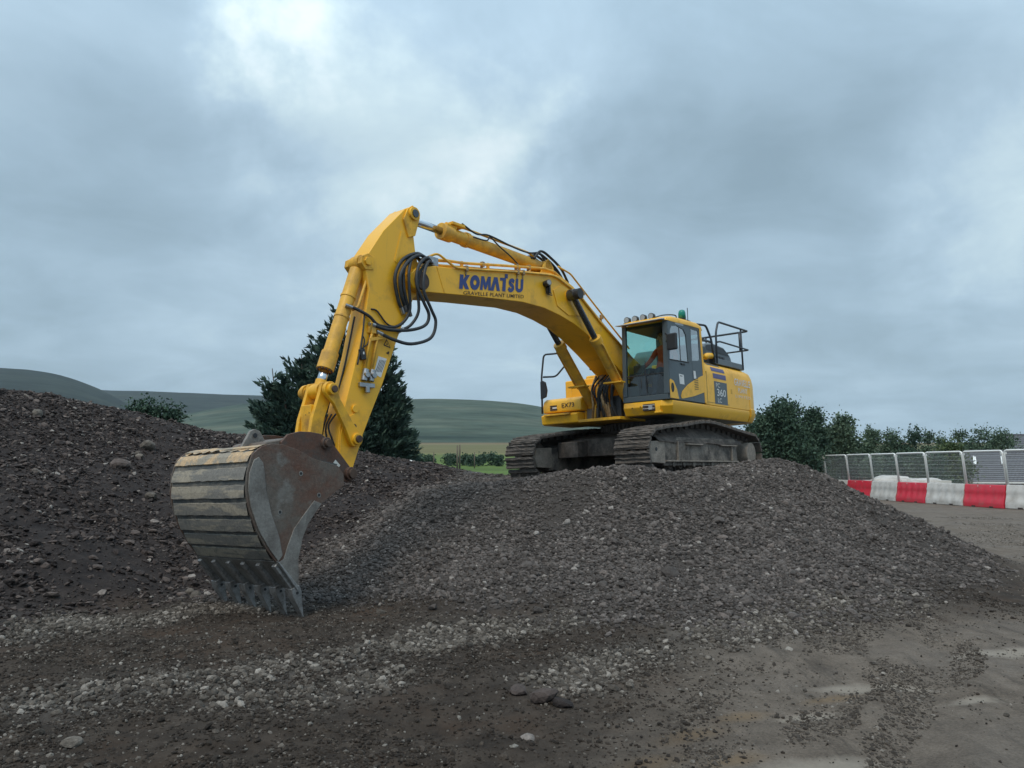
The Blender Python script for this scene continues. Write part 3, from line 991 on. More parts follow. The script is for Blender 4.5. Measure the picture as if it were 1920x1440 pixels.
def shoe_mesh(seed):
    r = random.Random(seed)
    m = MB()
    w, p = .36, .112
    prof = [(-p, 0), (-p, .022), (-.094, .026), (-.090, .056), (-.070, .056), (-.060, .028), (-.012, .022), (-.006, .050), (.014, .050), (.020, .022), (.056, .022), (.070, .054), (.090, .054), (.094, .026), (p, .020), (p, 0)]
    ny = 9
    vs, fs = [], []
    for j in range(ny):
        y = -w + 2 * w * j / (ny - 1)
        for (a, b) in prof:
            vs.append((a, y, b + (r.uniform(0, .018) if b > .03 else r.uniform(0, .030) * (b > .01))))
    n = len(prof)
    for j in range(ny - 1):
        for k in range(n):
            a, b = j * n + k, j * n + (k + 1) % n
            fs.append((a, b, b + n, a + n))
    fs.append(tuple(range(n))); fs.append(tuple(reversed(range((ny - 1) * n, ny * n))))
    m.add(vs, fs)
    m.bx(-.07, .07, -.13, -.08, -.085, -.001); m.bx(-.07, .07, .08, .13, -.085, -.001)
    return m


def make_track(side):
    tr = MB()
    yc = 1.295 * side
    so = yc + .26 * side      # outer face of the frame
    si = yc - .22 * side
    prof = [(1.78, .16), (1.82, .60), (1.30, .64), (1.22, .70), (-1.30, .72), (-1.34, .64), (-1.40, .26), (-1.36, .17)]
    tr.prism(prof, si, so)
    frame = tr.build("track_frame", M["frame_mud"], ex, bevel=.015)
    frame.rotation_euler.z = DYAW
    frame["label"] = "mud caked track frame on the cab side" if side > 0 else "mud caked track frame on the far side"
    # ledges and plates of the frame
    q = MB()
    q.bx(.95, .28, so, so + .055 * side, .56, .585); q.bx(-.55, -1.30, so, so + .055 * side, .565, .59); q.bx(1.74, -1.36, so - .02 * side, so + .045 * side, .235, .262)
    q.bx(1.30, 1.27, so, so + .045 * side, .26, .62); q.bx(-1.06, -1.09, so, so + .04 * side, .27, .56)
    q.build("ledge", M["pale_mud"], frame, bevel=.006)
    # front fork with idler, rear sprocket
    idl = MB(); idl.cyl((2.02, yc - .09, .42), (2.02, yc + .09, .42), .33, 36); idl.cyl((2.02, yc - .2, .42), (2.02, yc + .2, .42), .12, 20)
    idl.build("idler_wheel", M["dark_mud"], frame, bevel=.01)
    fk = MB(); fk.prism([(1.74, .20), (2.22, .22), (2.30, .40), (2.22, .60), (1.74, .62)], yc + .19, yc + .27); fk.prism([(1.74, .20), (2.22, .22), (2.30, .40), (2.22, .60), (1.74, .62)], yc - .27, yc - .19)
    fk.build("idler_guard", M["pale_mud"], frame, bevel=.012)
    h = MB(); h.cyl((2.06, yc + .27 * side, .46), (2.06, yc + .275 * side, .46), .035, 16)
    h.build("guard_hole", M["black"], frame)
    sp = MB(); sp.cyl((-2.04, yc - .06, .43), (-2.04, yc + .06, .43), .30, 36)
    for k in range(21):
        a = 2 * PI * k / 21
        sp.box((-2.04 + .325 * math.cos(a), yc, .43 + .325 * math.sin(a)), (.09, .08, .06), Matrix.Rotation(-a, 3, "Y"))
    sp.cyl((-2.04, yc, .43), (-2.04, yc + .30 * side, .43), .26, 32, r1=.235)
    sp.build("drive_sprocket", M["pale_mud"], frame, bevel=.008)
    for k in range(8):
        x = 1.45 - k * .395
        ro = MB(); ro.cyl((x, yc - .2, .19), (x, yc + .2, .19), .085, 18); ro.cyl((x, yc - .13, .19), (x, yc - .08, .19), .115, 18); ro.cyl((x, yc + .08, .19), (x, yc + .13, .19), .115, 18)
        ro.cyl((x, yc + .2 * side, .19), (x, yc + .285 * side, .19), .05, 12)
        ro.build("track_roller", M["frame_mud"], frame)
    for x, z in ((.75, .80), (-.75, .80)):
        ro = MB(); ro.cyl((x, yc - .12, z), (x, yc + .14, z), .075, 16); ro.bx(x - .05, x + .05, yc - .05, yc + .05, .68, z)
        ro.build("carrier_roller", M["dark_mud"], frame)
    # caked soil lying on the frame under the upper run
    nx, ny = 40, 8
    X = np.linspace(1.98, -1.62, nx); T = np.linspace(0, 1, ny)
    XX, TT = np.meshgrid(X, T)
    hump = np.interp(XX, [-1.62, -1.2, -.6, 0, .5, 1.0, 1.4, 1.98], [.80, .88, .93, .95, .93, .88, .83, .76])
    ZZ = .60 + (hump - .60) * np.sin(TT * PI / 2) ** .8 + .03 * fbm(XX, TT * .7, .25, 3)
    YY = so + side * (.03 - .30 * TT + .02 * fbm(XX + 5, TT, .2, 3))
    mm = grid_mesh("caked_soil", XX, YY, ZZ)
    s = link("caked_soil", mm, M["dark_mud"], frame); s["kind"] = "stuff"
    # chain: every shoe is a piece
    dense, seg, L = track_path()
    NS = 48
    step = L / NS
    acc, nxt, k = 0.0, 0.0, 0
    meshes = [shoe_mesh(s_).build("shoe", M["shoe"]) for s_ in range(4)]
    pos = []
    for i, d in enumerate(seg):
        while acc + d > nxt and k < NS:
            f = (nxt - acc) / d
            a, b = dense[i], dense[(i + 1) % len(dense)]
            pos.append((a + (b - a) * f, (b - a).normalized()))
            nxt += step; k += 1
        acc += d
    ch = MB()
    ch.sweep([p for p, _ in pos] + [pos[0][0]], .05, 6)
    chain = ch.build("track_chain", M["shoe"], ex)
    chain.location = RTK @ Vector((0, yc, 0)); chain.rotation_euler.z = DYAW
    chain["label"] = "muddy crawler track on the cab side" if side > 0 else "muddy crawler track on the far side"
    for k, (p, tdir) in enumerate(pos):
        o = bpy.data.objects.new("shoe", meshes[k % 4].data)
        COL.objects.link(o); o.parent = chain
        n = Vector((tdir.z, 0, -tdir.x)) * -1.0       # outward normal of the loop (path runs clockwise)
        xax = tdir; zax = n; yax = zax.cross(xax)
        mat = Matrix((xax, yax, zax)).transposed().to_4x4()
        mat.translation = p
        o.matrix_local = mat
    for o in meshes:
        bpy.data.objects.remove(o)


make_track(1); make_track(-1)

# ---- upper frame and skirt
HW = 1.50
u = MB()
u.prism([(1.2, 1.145), (1.2, 1.40), (-2.45, 1.40), (-2.45, 1.145)], -1.40, 1.40)
u.build("upper_frame", M["under"], ex, bevel=.02)
sk = MB()
outer = [(1.43, .50), (1.43, 1.32), (1.30, 1.50), (-2.42, 1.50), (-2.42, 1.36), (1.0, 1.36), (1.0, .50)]
vs = [(a, b, 1.405) for a, b in outer] + [(a - .0 if a < 1 else a + .02, b if b < 1.4 else b, 1.30) for a, b in outer] + [(a - (.06 if a > 1.2 else 0), b - (.07 if b > 1.4 else 0), 1.15) for a, b in outer]
n = len(outer)
fs = [tuple(range(n)), tuple(reversed(range(2 * n, 3 * n)))]
for j in (0, 1):
    fs += [(j * n + i, j * n + (i + 1) % n, (j + 1) * n + (i + 1) % n, (j + 1) * n + i) for i in range(n)]
sk.add(vs, fs)
skirt = sk.build("left_skirt", M["yellow"], ex, bevel=.018)
lp_ = MB(); lp_.bx(1.40, 1.456, .93, 1.19, 1.22, 1.355)
hl = lp_.build("front_lamp_recess", M["print"], skirt, bevel=.012)
for z in (1.325, 1.265):
    b_ = MB(); b_.bx(1.45, 1.464, .93, 1.19, z - .005, z + .005); b_.build("lamp_guard_bar", M["pale"], skirt)
b_ = MB(); b_.bx(1.45, 1.463, 1.06, 1.14, 1.24, 1.318); b_.build("front_lamp", M["lens"], skirt)
for x, y, z in ((1.448, .70, 1.30), (1.448, .88, 1.31)):
    b_ = MB(); b_.cyl((x - .02, y, z), (x + .006, y, z), .011, 10); b_.build("bolt", M["print"], skirt)
b_ = MB(); b_.prism([(1.46, 1.19), (1.46, 1.30), (1.40, 1.30), (1.40, 1.19)], 1.20, 1.30, axis=1); b_.bx(1.38, 1.47, 1.18, 1.32, 1.165, 1.20)
b_.build("tow_lug", M["yellow"], skirt, bevel=.01)

# ---- body behind the cab (left pump room), counterweight
CURV = [(1.36, 1.405), (1.500, 1.405), (1.500, 2.02), (1.485, 2.16), (1.44, 2.26), (1.36, 2.325), (1.22, 2.345), (.30, 2.345), (.30, 1.405)]
b_ = MB(); b_.prism(CURV, -.15, -2.44, axis=0)
body = b_.build("left_body", M["yellow"], ex, bevel=.012)


def flank(x, z):
    """point on the left flank's curved skin"""
    prof = [(1.405, 1.500), (2.02, 1.500), (2.16, 1.485), (2.26, 1.44), (2.325, 1.36), (2.345, 1.22)]
    return (x, float(np.interp(z, [q[0] for q in prof], [q[1] for q in prof])), z)


def flank_patch(name, xa, xb, z0, z1, mat, off=.004, slant=0.0, parent=None):
    nz = 6
    vs, fs = [], []
    for i in range(nz):
        z = z0 + (z1 - z0) * i / (nz - 1)
        for x in (xa, xb):
            p = flank(x + slant * (z - z0), z)
            vs.append((p[0], p[1] + off, p[2] + off * .5))
    for i in range(nz - 1):
        fs.append((2 * i, 2 * i + 1, 2 * i + 3, 2 * i + 2))
    m = MB(); m.add(vs, fs)
    return m.build(name, mat, parent or body)


flank_patch("stripe", -.42, -1.06, 2.262, 2.312, M["lid"], slant=0)
flank_patch("stripe", -.50, -1.17, 2.135, 2.220, M["purple"])
flank_patch("stripe", -.55, -1.20, 1.985, 2.090, M["purple"])
badge = flank_patch("model_badge", -.58, -1.225, 1.45, 1.925, M["grey"], .003)
text_part("badge_lettering", "PC", (-.66, 1.505, 1.80), FLR, UPV, .20, .095, M["pale"], badge, .008, .002)
text_part("badge_lettering", "360", (-.70, 1.505, 1.62), FLR, UPV, .44, .155, M["white"], badge, .010, .002)
text_part("badge_lettering", "LC", (-.72, 1.505, 1.485), FLR, UPV, .19, .095, M["white"], badge, .008, .002)
text_part("company_lettering", "GRAVELLE", (-1.63, 1.502, 1.925), FLR, UPV, .88, .155, M["white"], body, .012, .003)
text_part("company_lettering", "PLANT", (-1.82, 1.502, 1.775), FLR, UPV, .50, .105, M["white"], body, .010, .003)
text_part("company_lettering", "LIMITED", (-1.66, 1.502, 1.66), FLR, UPV, .84, .06, M["white"], body, .0, .003, 1.3)["kind"] = "stuff"
b_ = MB(); b_.bx(-1.42, -1.50, 1.49, 1.503, 1.72, 1.82); b_.build("door_latch", M["yellow_worn"], body, bevel=.004)
b_ = MB(); b_.bx(-.225, -.235, 1.47, 1.5025, 1.42, 2.10); b_.bx(-.235, -1.3, 1.47, 1.5025, 1.462, 1.468); b_.build("panel_gap", M["print"], body)
# counterweight
cw = MB()
planc = []
for a in np.linspace(0, PI / 2, 9):
    planc.append((-2.46 - .62 * math.sin(a), 1.5 - .75 * (1 - math.cos(a))))
planc = [(-2.46, 1.5)] + [(-2.62, 1.5)] + [(-2.62 - .68 * math.sin(a), 1.48 - 1.0 * (1 - math.cos(a)) ** 1.1) for a in np.linspace(.15, PI / 2, 9)]
planr = [(x, -y) for x, y in reversed(planc)]
plan = planc + planr
lev = [(1.15, -.07), (1.22, -.02), (1.32, .02), (1.44, .02), (1.445, 0), (2.0, 0), (2.15, -.025), (2.26, -.07), (2.32, -.16), (2.34, -.3)]
vs, fs = [], []
for z, off in lev:
    for x, y in plan:
        nx_, ny_ = (x + 2.0) * .8, y
        l = math.hypot(nx_, ny_)
        vs.append((x + (nx_ / l * off if x < -2.5 else 0), y + ny_ / l * off, z))
n = len(plan)
for j in range(len(lev) - 1):
    fs += [(j * n + i, j * n + (i + 1) % n, (j + 1) * n + (i + 1) % n, (j + 1) * n + i) for i in range(n)]
fs += [tuple(reversed(range(n))), tuple(range((len(lev) - 1) * n, len(lev) * n))]
cw.add(vs, fs)
cw.build("counterweight", M["yellow"], ex, smooth=True, bevel=.01)

# ---- engine deck: grey tray, hood with louvres, silencer, rails
b_ = MB(); b_.bx(-.92, -2.50, 1.26, 1.40, 2.345, 2.475); b_.bx(-.92, -.98, .2, 1.40, 2.345, 2.475)
deck = b_.build("deck_tray", M["lid"], ex, bevel=.012)
b_ = MB(); b_.prism([(-.90, 2.34), (-.94, 2.70), (-1.08, 2.84), (-1.45, 2.90), (-2.05, 2.86), (-2.40, 2.68), (-2.58, 2.36)], -.6, 1.14)
hood = b_.build("engine_hood", M["lid"], ex, bevel=.05, seg=3)
for k in range(8):
    x = -1.15 - k * .15
    b_ = MB(); b_.bx(x, x - .11, 1.138, 1.152, 2.50, 2.62 if k < 6 else 2.56); b_.build("louvre", M["black"], hood)
b_ = MB(); b_.prism([(-1.02, 2.70), (-1.10, 2.80), (-1.45, 2.85), (-2.02, 2.82), (-2.32, 2.68)], 1.138, 1.150); b_.build("hood_grille", M["rail"], hood)
b_ = MB(); b_.prism([(-.20, 2.34), (-.20, 2.60), (-.26, 2.72), (-.75, 2.72), (-.82, 2.62), (-.82, 2.34)], .75, 1.28)
b_.build("air_cleaner_box", M["grey"], ex, bevel=.04, seg=3)
b_ = MB(); b_.sweep(spline([(-.52, 1.36, 2.42), (-.60, 1.36, 2.47), (-.80, 1.36, 2.50), (-.95, 1.36, 2.50)], 6), [.03, .05, .055, .06, .065, .065, .065, .065, .065, .065, .065, .065, .065, .065, .065, .06, .055, .045, .03][:19], 12)
b_.build("rain_cap", M["yellow"], ex, smooth=True)


def rail(name, pts, r=.02, par=None, rad=.08):
    m = MB(); m.sweep(bent(pts, rad), r, 8)
    return m.build(name, M["rail"], par or ex, smooth=True)


rl = rail("handrail", [(-.28, 1.30, 3.12), (-.66, 1.36, 3.14), (-.80, 1.40, 2.85), (-.86, 1.42, 2.36)], .024)
rail("rail_bar", [(-.20, 1.34, 2.82), (-.80, 1.39, 2.80)], .018, rl)
rail("rail_bar", [(-.24, 1.34, 2.36), (-.26, 1.34, 2.70), (-.42, 1.36, 2.79), (-.80, 1.39, 2.79)], .022, rl, .1)
rl2 = rail("handrail", [(-1.02, 1.40, 2.36), (-1.06, 1.40, 3.04), (-1.20, 1.40, 3.29), (-2.86, 1.40, 3.31), (-2.86, 0.2, 3.31), (-2.86, -.1, 3.31)], .024)
rail("rail_bar", [(-1.05, 1.40, 2.82), (-1.24, 1.40, 2.86), (-2.84, 1.40, 2.86), (-2.86, .1, 2.86)], .02, rl2, .05)
rail("rail_bar", [(-2.44, 1.40, 2.36), (-2.44, 1.40, 3.31)], .022, rl2)
rail("rail_bar", [(-2.86, 1.20, 2.86), (-2.86, 1.20, 3.31)], .034, rl2)
rail("rail_bar", [(-2.86, .35, 2.86), (-2.86, .35, 3.31)], .020, rl2)

# ---- right deck: steps, tool box, tanks
b_ = MB(); b_.prism([(1.43, 1.36), (1.445, 1.50), (1.41, 1.60), (1.33, 1.655), (.35, 1.665), (.35, 1.36)], -1.46, -.50)
tb = b_.build("tool_box", M["yellow"], ex, bevel=.03, seg=3)
text_part("fleet_number", "EX73", (1.4465, -.965, 1.447), (0, 1, 0), (0, 0, 1), .31, .092, M["print"], tb, .008, .003)
b_ = MB(); b_.bx(1.436, 1.4485, -1.265, -1.09, 1.405, 1.435); b_.bx(1.436, 1.4485, -1.265, -1.21, 1.44, 1.472); b_.bx(1.436, 1.4485, -1.265, -1.09, 1.478, 1.51)
b_.build("warning_label", M["print"], tb)
b_ = MB(); b_.bx(1.438, 1.450, -1.20, -1.10, 1.442, 1.472); b_.build("warning_label", M["white"], tb)
b_ = MB(); b_.prism([(1.46, 1.12), (1.49, 1.30), (1.40, 1.335), (.35, 1.345), (.35, 1.10), (1.38, 1.10)], -1.48, -.56)
st = b_.build("step_box", M["yellow"], ex, bevel=.02)
b_ = MB(); b_.bx(1.44, 1.56, -1.36, -.72, 1.285, 1.325); b_.build("step_tread", M["yellow_worn"], st, bevel=.008)
b_ = MB(); b_.bx(1.02, .30, -1.02, -.46, 1.66, 1.93); b_.build("step_box", M["yellow"], ex, bevel=.025)
b_ = MB(); b_.bx(.62, -.30, -1.44, -.44, 1.66, 2.12); b_.build("fuel_tank", M["yellow"], ex, bevel=.03)
b_ = MB(); b_.bx(-.30, -2.44, -1.50, -.42, 1.405, 2.33); b_.build("right_body", M["yellow"], ex, bevel=.04)
b_ = MB(); b_.cyl((.2, -.75, 2.12), (.2, -.75, 2.30), .05, 14); b_.bx(.13, .27, -.82, -.68, 2.29, 2.33); b_.build("filler_neck", M["black"], ex)
rr = rail("handrail", [(1.44, -1.475, 1.36), (1.43, -1.475, 2.14), (1.43, -1.40, 2.62), (1.43, -1.05, 2.60), (1.30, -.98, 2.66)], .02)
rail("rail_bar", [(1.43, -1.43, 2.14), (1.40, -1.12, 2.12), (1.38, -.86, 2.36)], .02, rr)
rr2 = rail("handrail", [(.62, -.98, 2.80), (.62, -.55, 2.76), (.62, -.42, 2.60), (.60, -.40, 1.9)], .022)
rail("rail_bar", [(.60, -.62, 1.92), (.60, -.62, 2.72)], .02, rr2)
rail("rail_bar", [(.60, -.78, 2.32), (.60, -.30, 2.34)], .03, rr2)
b_ = MB(); b_.prism([(-1.47, 1.66), (-1.33, 1.70), (-1.30, 1.84), (-1.34, 2.02), (-1.42, 2.06), (-1.47, 2.04)], 1.45, 1.50, axis=0)
mr = b_.build("right_mirror", M["black"], ex, bevel=.015)
b_ = MB(); b_.bx(1.445, 1.4495, -1.45, -1.35, 1.74, 2.0); b_.build("mirror_glass", M["mirror"], mr)

# ---- boom foot bay: hoses, brackets
b_ = MB(); b_.bx(1.55, .2, -.50, .48, 1.10, 1.16)
b_.build("bay_floor", M["yellow_worn"], ex, bevel=.008)
b_ = MB(); b_.bx(1.0, .1, -.40, -.33, 1.16, 2.2); b_.bx(1.0, .1, .33, .40, 1.16, 2.2)
b_.build("boom_bracket", M["yellow"], ex, bevel=.01)
for y in (-.42, .42):
    b_ = MB()
    for dy in (-.13, .10):
        b_.prism([(.85, 1.16), (1.25, 1.16), (1.20, 1.44), (1.08, 1.53), (.96, 1.52), (.86, 1.42)], y + dy, y + dy + .04)
    b_.build("cylinder_lug", M["yellow_worn"], ex, bevel=.008)
b_ = MB(); b_.bx(1.32, 1.05, .18, .38, 1.17, 1.60); b_.build("swivel_valve", M["black"], ex, bevel=.03)
for k in range(15):
    y0, y1 = -.30 + .6 * random.random(), -.26 + .56 * random.random()
    b_ = MB(); b_.tube([(1.30 + random.uniform(-.1, .1), y0, 1.18), (1.42 + random.uniform(-.06, .06), y0 * .7 + .02, 1.45), (1.45 + random.uniform(-.12, .12), (y0 + y1) / 2, 1.75), (1.2, y1, 2.05)], random.choice((.018, .024, .030)), 8)
    b_.build("hydraulic_hose", M["rubber"] if k % 3 else M["rust_line"], ex, smooth=True)

# ---- boom
UP_ = [(.05, 1.98), (.12, 2.20), (.45, 2.36), (1.14, 2.64), (1.94, 3.10), (2.45, 3.40), (2.75, 3.55), (3.10, 3.66), (3.45, 3.665), (4.24, 3.545), (5.05, 3.40), (6.0, 3.235), (6.45, 3.175), (6.80, 3.08), (6.93, 2.96), (6.95, 2.86)]
LO_ = [(6.88, 2.76), (6.70, 2.735), (6.35, 2.775), (5.57, 2.865), (5.05, 2.915), (4.31, 2.985), (3.70, 2.985), (3.22, 2.925), (2.75, 2.83), (2.32, 2.68), (1.77, 2.42), (1.17, 2.10), (.55, 1.92), (.30, 1.88), (.12, 1.90)]
b_ = MB(); b_.prism(UP_ + LO_, -.31, .31)
boom = b_.build("boom", M["yellow"], ex, bevel=.012)
b_ = MB()
for s in (-1, 1):
    b_.prism([(2.45, 3.02), (2.80, 3.44), (3.15, 3.50), (3.42, 3.36), (3.30, 3.08), (2.95, 2.96)], s * .311, s * .325)
    b_.cyl((2.95, s * .31, 3.33), (2.95, s * .56, 3.33), .095, 24)
b_.build("cylinder_boss", M["yellow"], boom, bevel=.006)
b_ = MB()
for s in (-1, 1):
    b_.cyl((2.95, s * .345, 3.33), (2.95, s * .60, 3.33), .098, 20)
b_.build("cylinder_pin", M["black"], boom)
b_ = MB(); b_.prism([(6.37, 3.17), (6.40, 3.18), (6.24, 2.80), (6.21, 2.80)], .311, .316); b_.build("weld_seam", M["yellow_worn"], boom)
b_ = MB(); b_.cyl((6.72, -.35, 2.89), (6.72, .35, 2.89), .135, 28); b_.build("tip_boss", M["pin"], boom, bevel=.01)
lx, R_, U_ = 0.0, Vector((-1.66, 0, .237)).normalized(), Vector((-.12, 0, 1)).normalized()
for ch, w_ in zip("KOMATSU", (.235, .235, .27, .25, .20, .195, .215)):
    b_ = MB()
    for poly in block_letter(ch):
        n = len(poly)
        P = [Vector((5.91, .3155, 2.925)) + R_ * (lx + u_ * w_) + U_ * (v_ * .235) for u_, v_ in poly]
        b_.add(P, [tuple(range(n))])
    lx += w_ + (.012 if ch not in "MA" else -.012)
    b_.build("letter", M["blue"], boom)
text_part("company_lettering", "GRAVELLE PLANT LIMITED", (5.815, .312, 2.848), (-1.53, 0, .205), (-.12, 0, 1), 1.545, .062, M["print"], boom, .004, .003, 1.0)["kind"] = "stuff"
# work lamp on the flank
b_ = MB(); b_.cyl((3.66, .32, 3.42), (3.70, .44, 3.42), .055, 16); b_.bx(3.60, 3.64, .32, .40, 3.25, 3.42)
wlamp = b_.build("boom_lamp", M["black"], boom)
b_ = MB(); b_.cyl((3.70, .43, 3.42), (3.704, .452, 3.42), .045, 16); b_.build("lens", M["lens"], wlamp)
b_ = MB()
for k in range(4):
    b_.cyl((3.50 + .02 * k, .35, 3.24 + .035 * k), (3.66, .37, 3.23 + .035 * k), .012, 8)
b_.build("valve_fitting", M["black"], boom)

# steel pipes along the boom
pipes = [
    ([(6.45, .20, 3.34), (6.30, .24, 3.42), (6.00, .33, 3.235), (5.70, .335, 3.275), (4.25, .335, 3.51), (3.45, .335, 3.62), (3.25, .335, 3.60), (2.60, .33, 3.42), (1.9, .33, 3.00), (.7, .33, 2.40)], .019),
    ([(6.42, .15, 3.30), (6.10, .20, 3.36), (5.70, .20, 3.40), (4.60, .20, 3.585), (3.50, .20, 3.76), (3.20, .20, 3.76), (2.45, .20, 3.50), (1.5, .20, 2.96), (.6, .20, 2.50)], .024),
    ([(6.20, .05, 3.36), (5.10, .05, 3.54), (3.60, .05, 3.78), (3.20, .05, 3.80), (2.45, .05, 3.58), (1.5, .05, 3.02), (.6, .05, 2.54)], .014),
    ([(6.42, -.1, 3.30), (6.10, -.14, 3.36), (4.60, -.14, 3.585), (3.50, -.14, 3.76), (3.20, -.14, 3.76), (2.45, -.14, 3.50), (1.5, -.14, 2.96), (.6, -.14, 2.50)], .024),
    ([(3.15, .26, 3.86), (2.75, .26, 3.80), (2.10, .26, 3.42), (1.3, .26, 2.96), (.7, .26, 2.62)], .017),
]
for pts, r in pipes:
    b_ = MB(); b_.sweep(bent(pts, .07), r, 8); b_.build("hydraulic_pipe", M["cyl"], boom, smooth=True)
for x, y, z in ((5.75, .335, 3.275), (4.45, .335, 3.475), (4.30, .335, 3.50), (5.2, .20, 3.485), (4.3, .20, 3.635), (3.95, .20, 3.69), (2.35, .27, 3.50), (1.72, .27, 3.13), (2.05, .05, 3.36)):
    b_ = MB(); b_.box((x, y - .01, z), (.055, .06, .085)); b_.box((x, y - .03, z - .06), (.03, .04, .10)); b_.build("pipe_clamp", M["rust_line"], boom, bevel=.005)
for x, z in ((5.55, 3.46), (4.9, 3.565), (4.05, 3.70)):
    b_ = MB(); b_.bx(x - .02, x + .02, .03, .07, z - .16, z + .03); b_.build("pipe_stand", M["cyl"], boom)
b_ = MB(); b_.bx(6.30, 6.50, .02, .26, 3.20, 3.34); b_.cyl((6.44, .27, 3.24), (6.44, .30, 3.24), .035, 12); b_.build("hose_block", M["steel"], boom, bevel=.01)

# ---- boom cylinders
for s in (-1, 1):
    y = .42 * s
    A, B = Vector((1.03, y, 1.38)), Vector((2.95, y, 3.33))
    d = (B - A).normalized()
    b_ = MB(); b_.cyl(A + d * .08, A + d * 1.72, .098, 28); b_.cyl(A + d * 1.60, A + d * 1.74, .118, 28); b_.cyl(A + d * .06, A + d * .16, .112, 24)
    cyl = b_.build("boom_cylinder", M["cyl"], ex, smooth=True, bevel=.008)
    cyl["label"] = "yellow boom ram on the cab side" if s > 0 else "yellow boom ram on the far side"
    b_ = MB(); b_.cyl(A + d * 1.70, B - d * .08, .058, 20); b_.cyl(B - Vector((0, .075, 0)), B + Vector((0, .075, 0)), .105, 24)
    b_.build("rod", M["darkrod"], cyl, smooth=True, bevel=.004)
    b_ = MB(); b_.cyl(A - Vector((0, .10, 0)), A + Vector((0, .10, 0)), .10, 20); b_.build("base_eye", M["yellow_worn"], cyl, bevel=.01)
    b_ = MB(); sd_ = Vector((0.06, .10 * s, 0.02))
    b_.sweep(bent([A + d * .55 + sd_ * .9, A + d * .60 + sd_ * 1.2, A + d * 1.50 + sd_ * 1.2, A + d * 1.62 + sd_ * .8], .05), .018, 8)
    b_.build("feed_pipe", M["cyl"], cyl, smooth=True)
    b_ = MB(); b_.bx(1.52, 1.70, y - .20, y + .20, 1.80, 1.83); b_.build("hose_bracket", M["yellow_worn"], cyl, bevel=.004)

# ---- arm cylinder on top of the boom
A, B = Vector((3.30, 0, 3.86)), Vector((6.74, 0, 3.92))
d = (B - A).normalized()
b_ = MB(); b_.cyl(A + d * .10, A + d * 2.66, .108, 28); b_.cyl(A + d * 2.45, A + d * 2.68, .135, 28); b_.cyl(A + d * 2.05, A + d * 2.13, .125, 24)
ac = b_.build("arm_cylinder", M["cyl"], ex, smooth=True, bevel=.008)
b_ = MB(); b_.cyl(A + d * 2.66, B - d * .06, .062, 20); b_.build("rod", M["chrome"], ac, smooth=True)
b_ = MB(); b_.cyl(A - Vector((0, .16, 0)), A + Vector((0, .16, 0)), .11, 20); b_.build("base_eye", M["yellow_worn"], ac, bevel=.01)
b_ = MB(); b_.prism([(3.10, 3.60), (3.15, 3.86), (3.30, 3.99), (3.45, 3.86), (3.60, 3.58)], .12, .16); b_.prism([(3.10, 3.60), (3.15, 3.86), (3.30, 3.99), (3.45, 3.86), (3.60, 3.58)], -.16, -.12); b_.build("cylinder_lug", M["yellow"], boom, bevel=.01)
b_ = MB(); b_.cyl(A + d * 2.40 + Vector((0, .06, .10)), A + d * 2.62 + Vector((0, .06, .10)), .05, 12); b_.bx(5.55, 5.85, -.05, .15, 4.02, 4.07); b_.build("port_block", M["yellow_worn"], ac, bevel=.01)
b_ = MB(); b_.sweep(bent([A + d * .35 + Vector((0, .10, .08)), A + d * .5 + Vector((0, .08, .15)), A + d * 2.2 + Vector((0, .08, .15)), A + d * 2.42 + Vector((0, .06, .12))], .05), .020, 8); b_.build("feed_pipe", M["cyl"], ac, smooth=True)
b_ = MB(); b_.tube([(5.60, .12, 4.09), (5.27, .13, 4.00), (4.94, .13, 4.05), (4.31, .14, 3.99), (3.88, .13, 3.99), (3.55, .12, 4.05), (3.30, .10, 3.95), (2.9, .10, 3.80)], .015, 6); b_.build("lubrication_hose", M["rubber"], ac, smooth=True)
b_ = MB(); b_.tube([(5.35, .14, 3.92), (5.05, .16, 3.93), (4.90, .12, 4.03), (4.70, .14, 3.92), (4.4, .15, 3.80), (4.2, .15, 3.70)], .013, 6); b_.build("lubrication_hose", M["rubber"], ac, smooth=True)
for k in range(5):
    o_ = -.16 + .08 * k
    b_ = MB(); b_.tube([(3.75, o_, 3.92 - abs(o_) * .1), (3.55, o_ * 1.1, 4.02 + .015 * k), (3.25, o_ * 1.2, 4.00), (2.95, o_ * 1.2, 3.86), (2.70, o_, 3.66)], .024, 8); b_.build("hydraulic_hose", M["rubber"], boom, smooth=True)

# ---- arm
AF = [(6.70, 4.03), (6.78, 4.045), (6.90, 3.98), (7.32, 3.545), (7.64, 3.09), (7.66, 2.96), (7.585, 2.65), (7.655, 2.27), (7.79, 1.72), (7.92, 1.28), (8.02, .95), (8.09, .70), (8.12, .36), (8.12, .16), (8.10, .02)]
AR = [(8.02, .01), (7.93, .08), (7.86, .22), (7.74, .53), (7.58, .865), (7.345, 1.34), (7.09, 1.95), (6.985, 2.19), (6.81, 2.50), (6.74, 2.66), (6.60, 2.76), (6.56, 2.90), (6.60, 3.05), (6.69, 3.35), (6.735, 3.67), (6.66, 3.90)]
b_ = MB(); b_.prism(AF + AR, -.17, .17)
arm = b_.build("arm", M["yellow"], ex, bevel=.012)
b_ = MB(); b_.prism([(7.08, 3.12), (7.12, 3.14), (6.98, 3.62), (6.95, 3.60)], .171, .178); b_.build("crease_plate", M["yellow"], arm)
b_ = MB()
for s in (-1, 1):
    b_.prism([(6.62, 3.90), (6.66, 4.02), (6.77, 4.06), (6.87, 3.98), (6.95, 3.80), (6.85, 3.55), (6.72, 3.60)], s * .171, s * .20)
    b_.cyl((6.75, s * .17, 3.93), (6.75, s * .235, 3.93), .10, 24)
b_.build("top_boss", M["yellow_worn"], arm, bevel=.006)
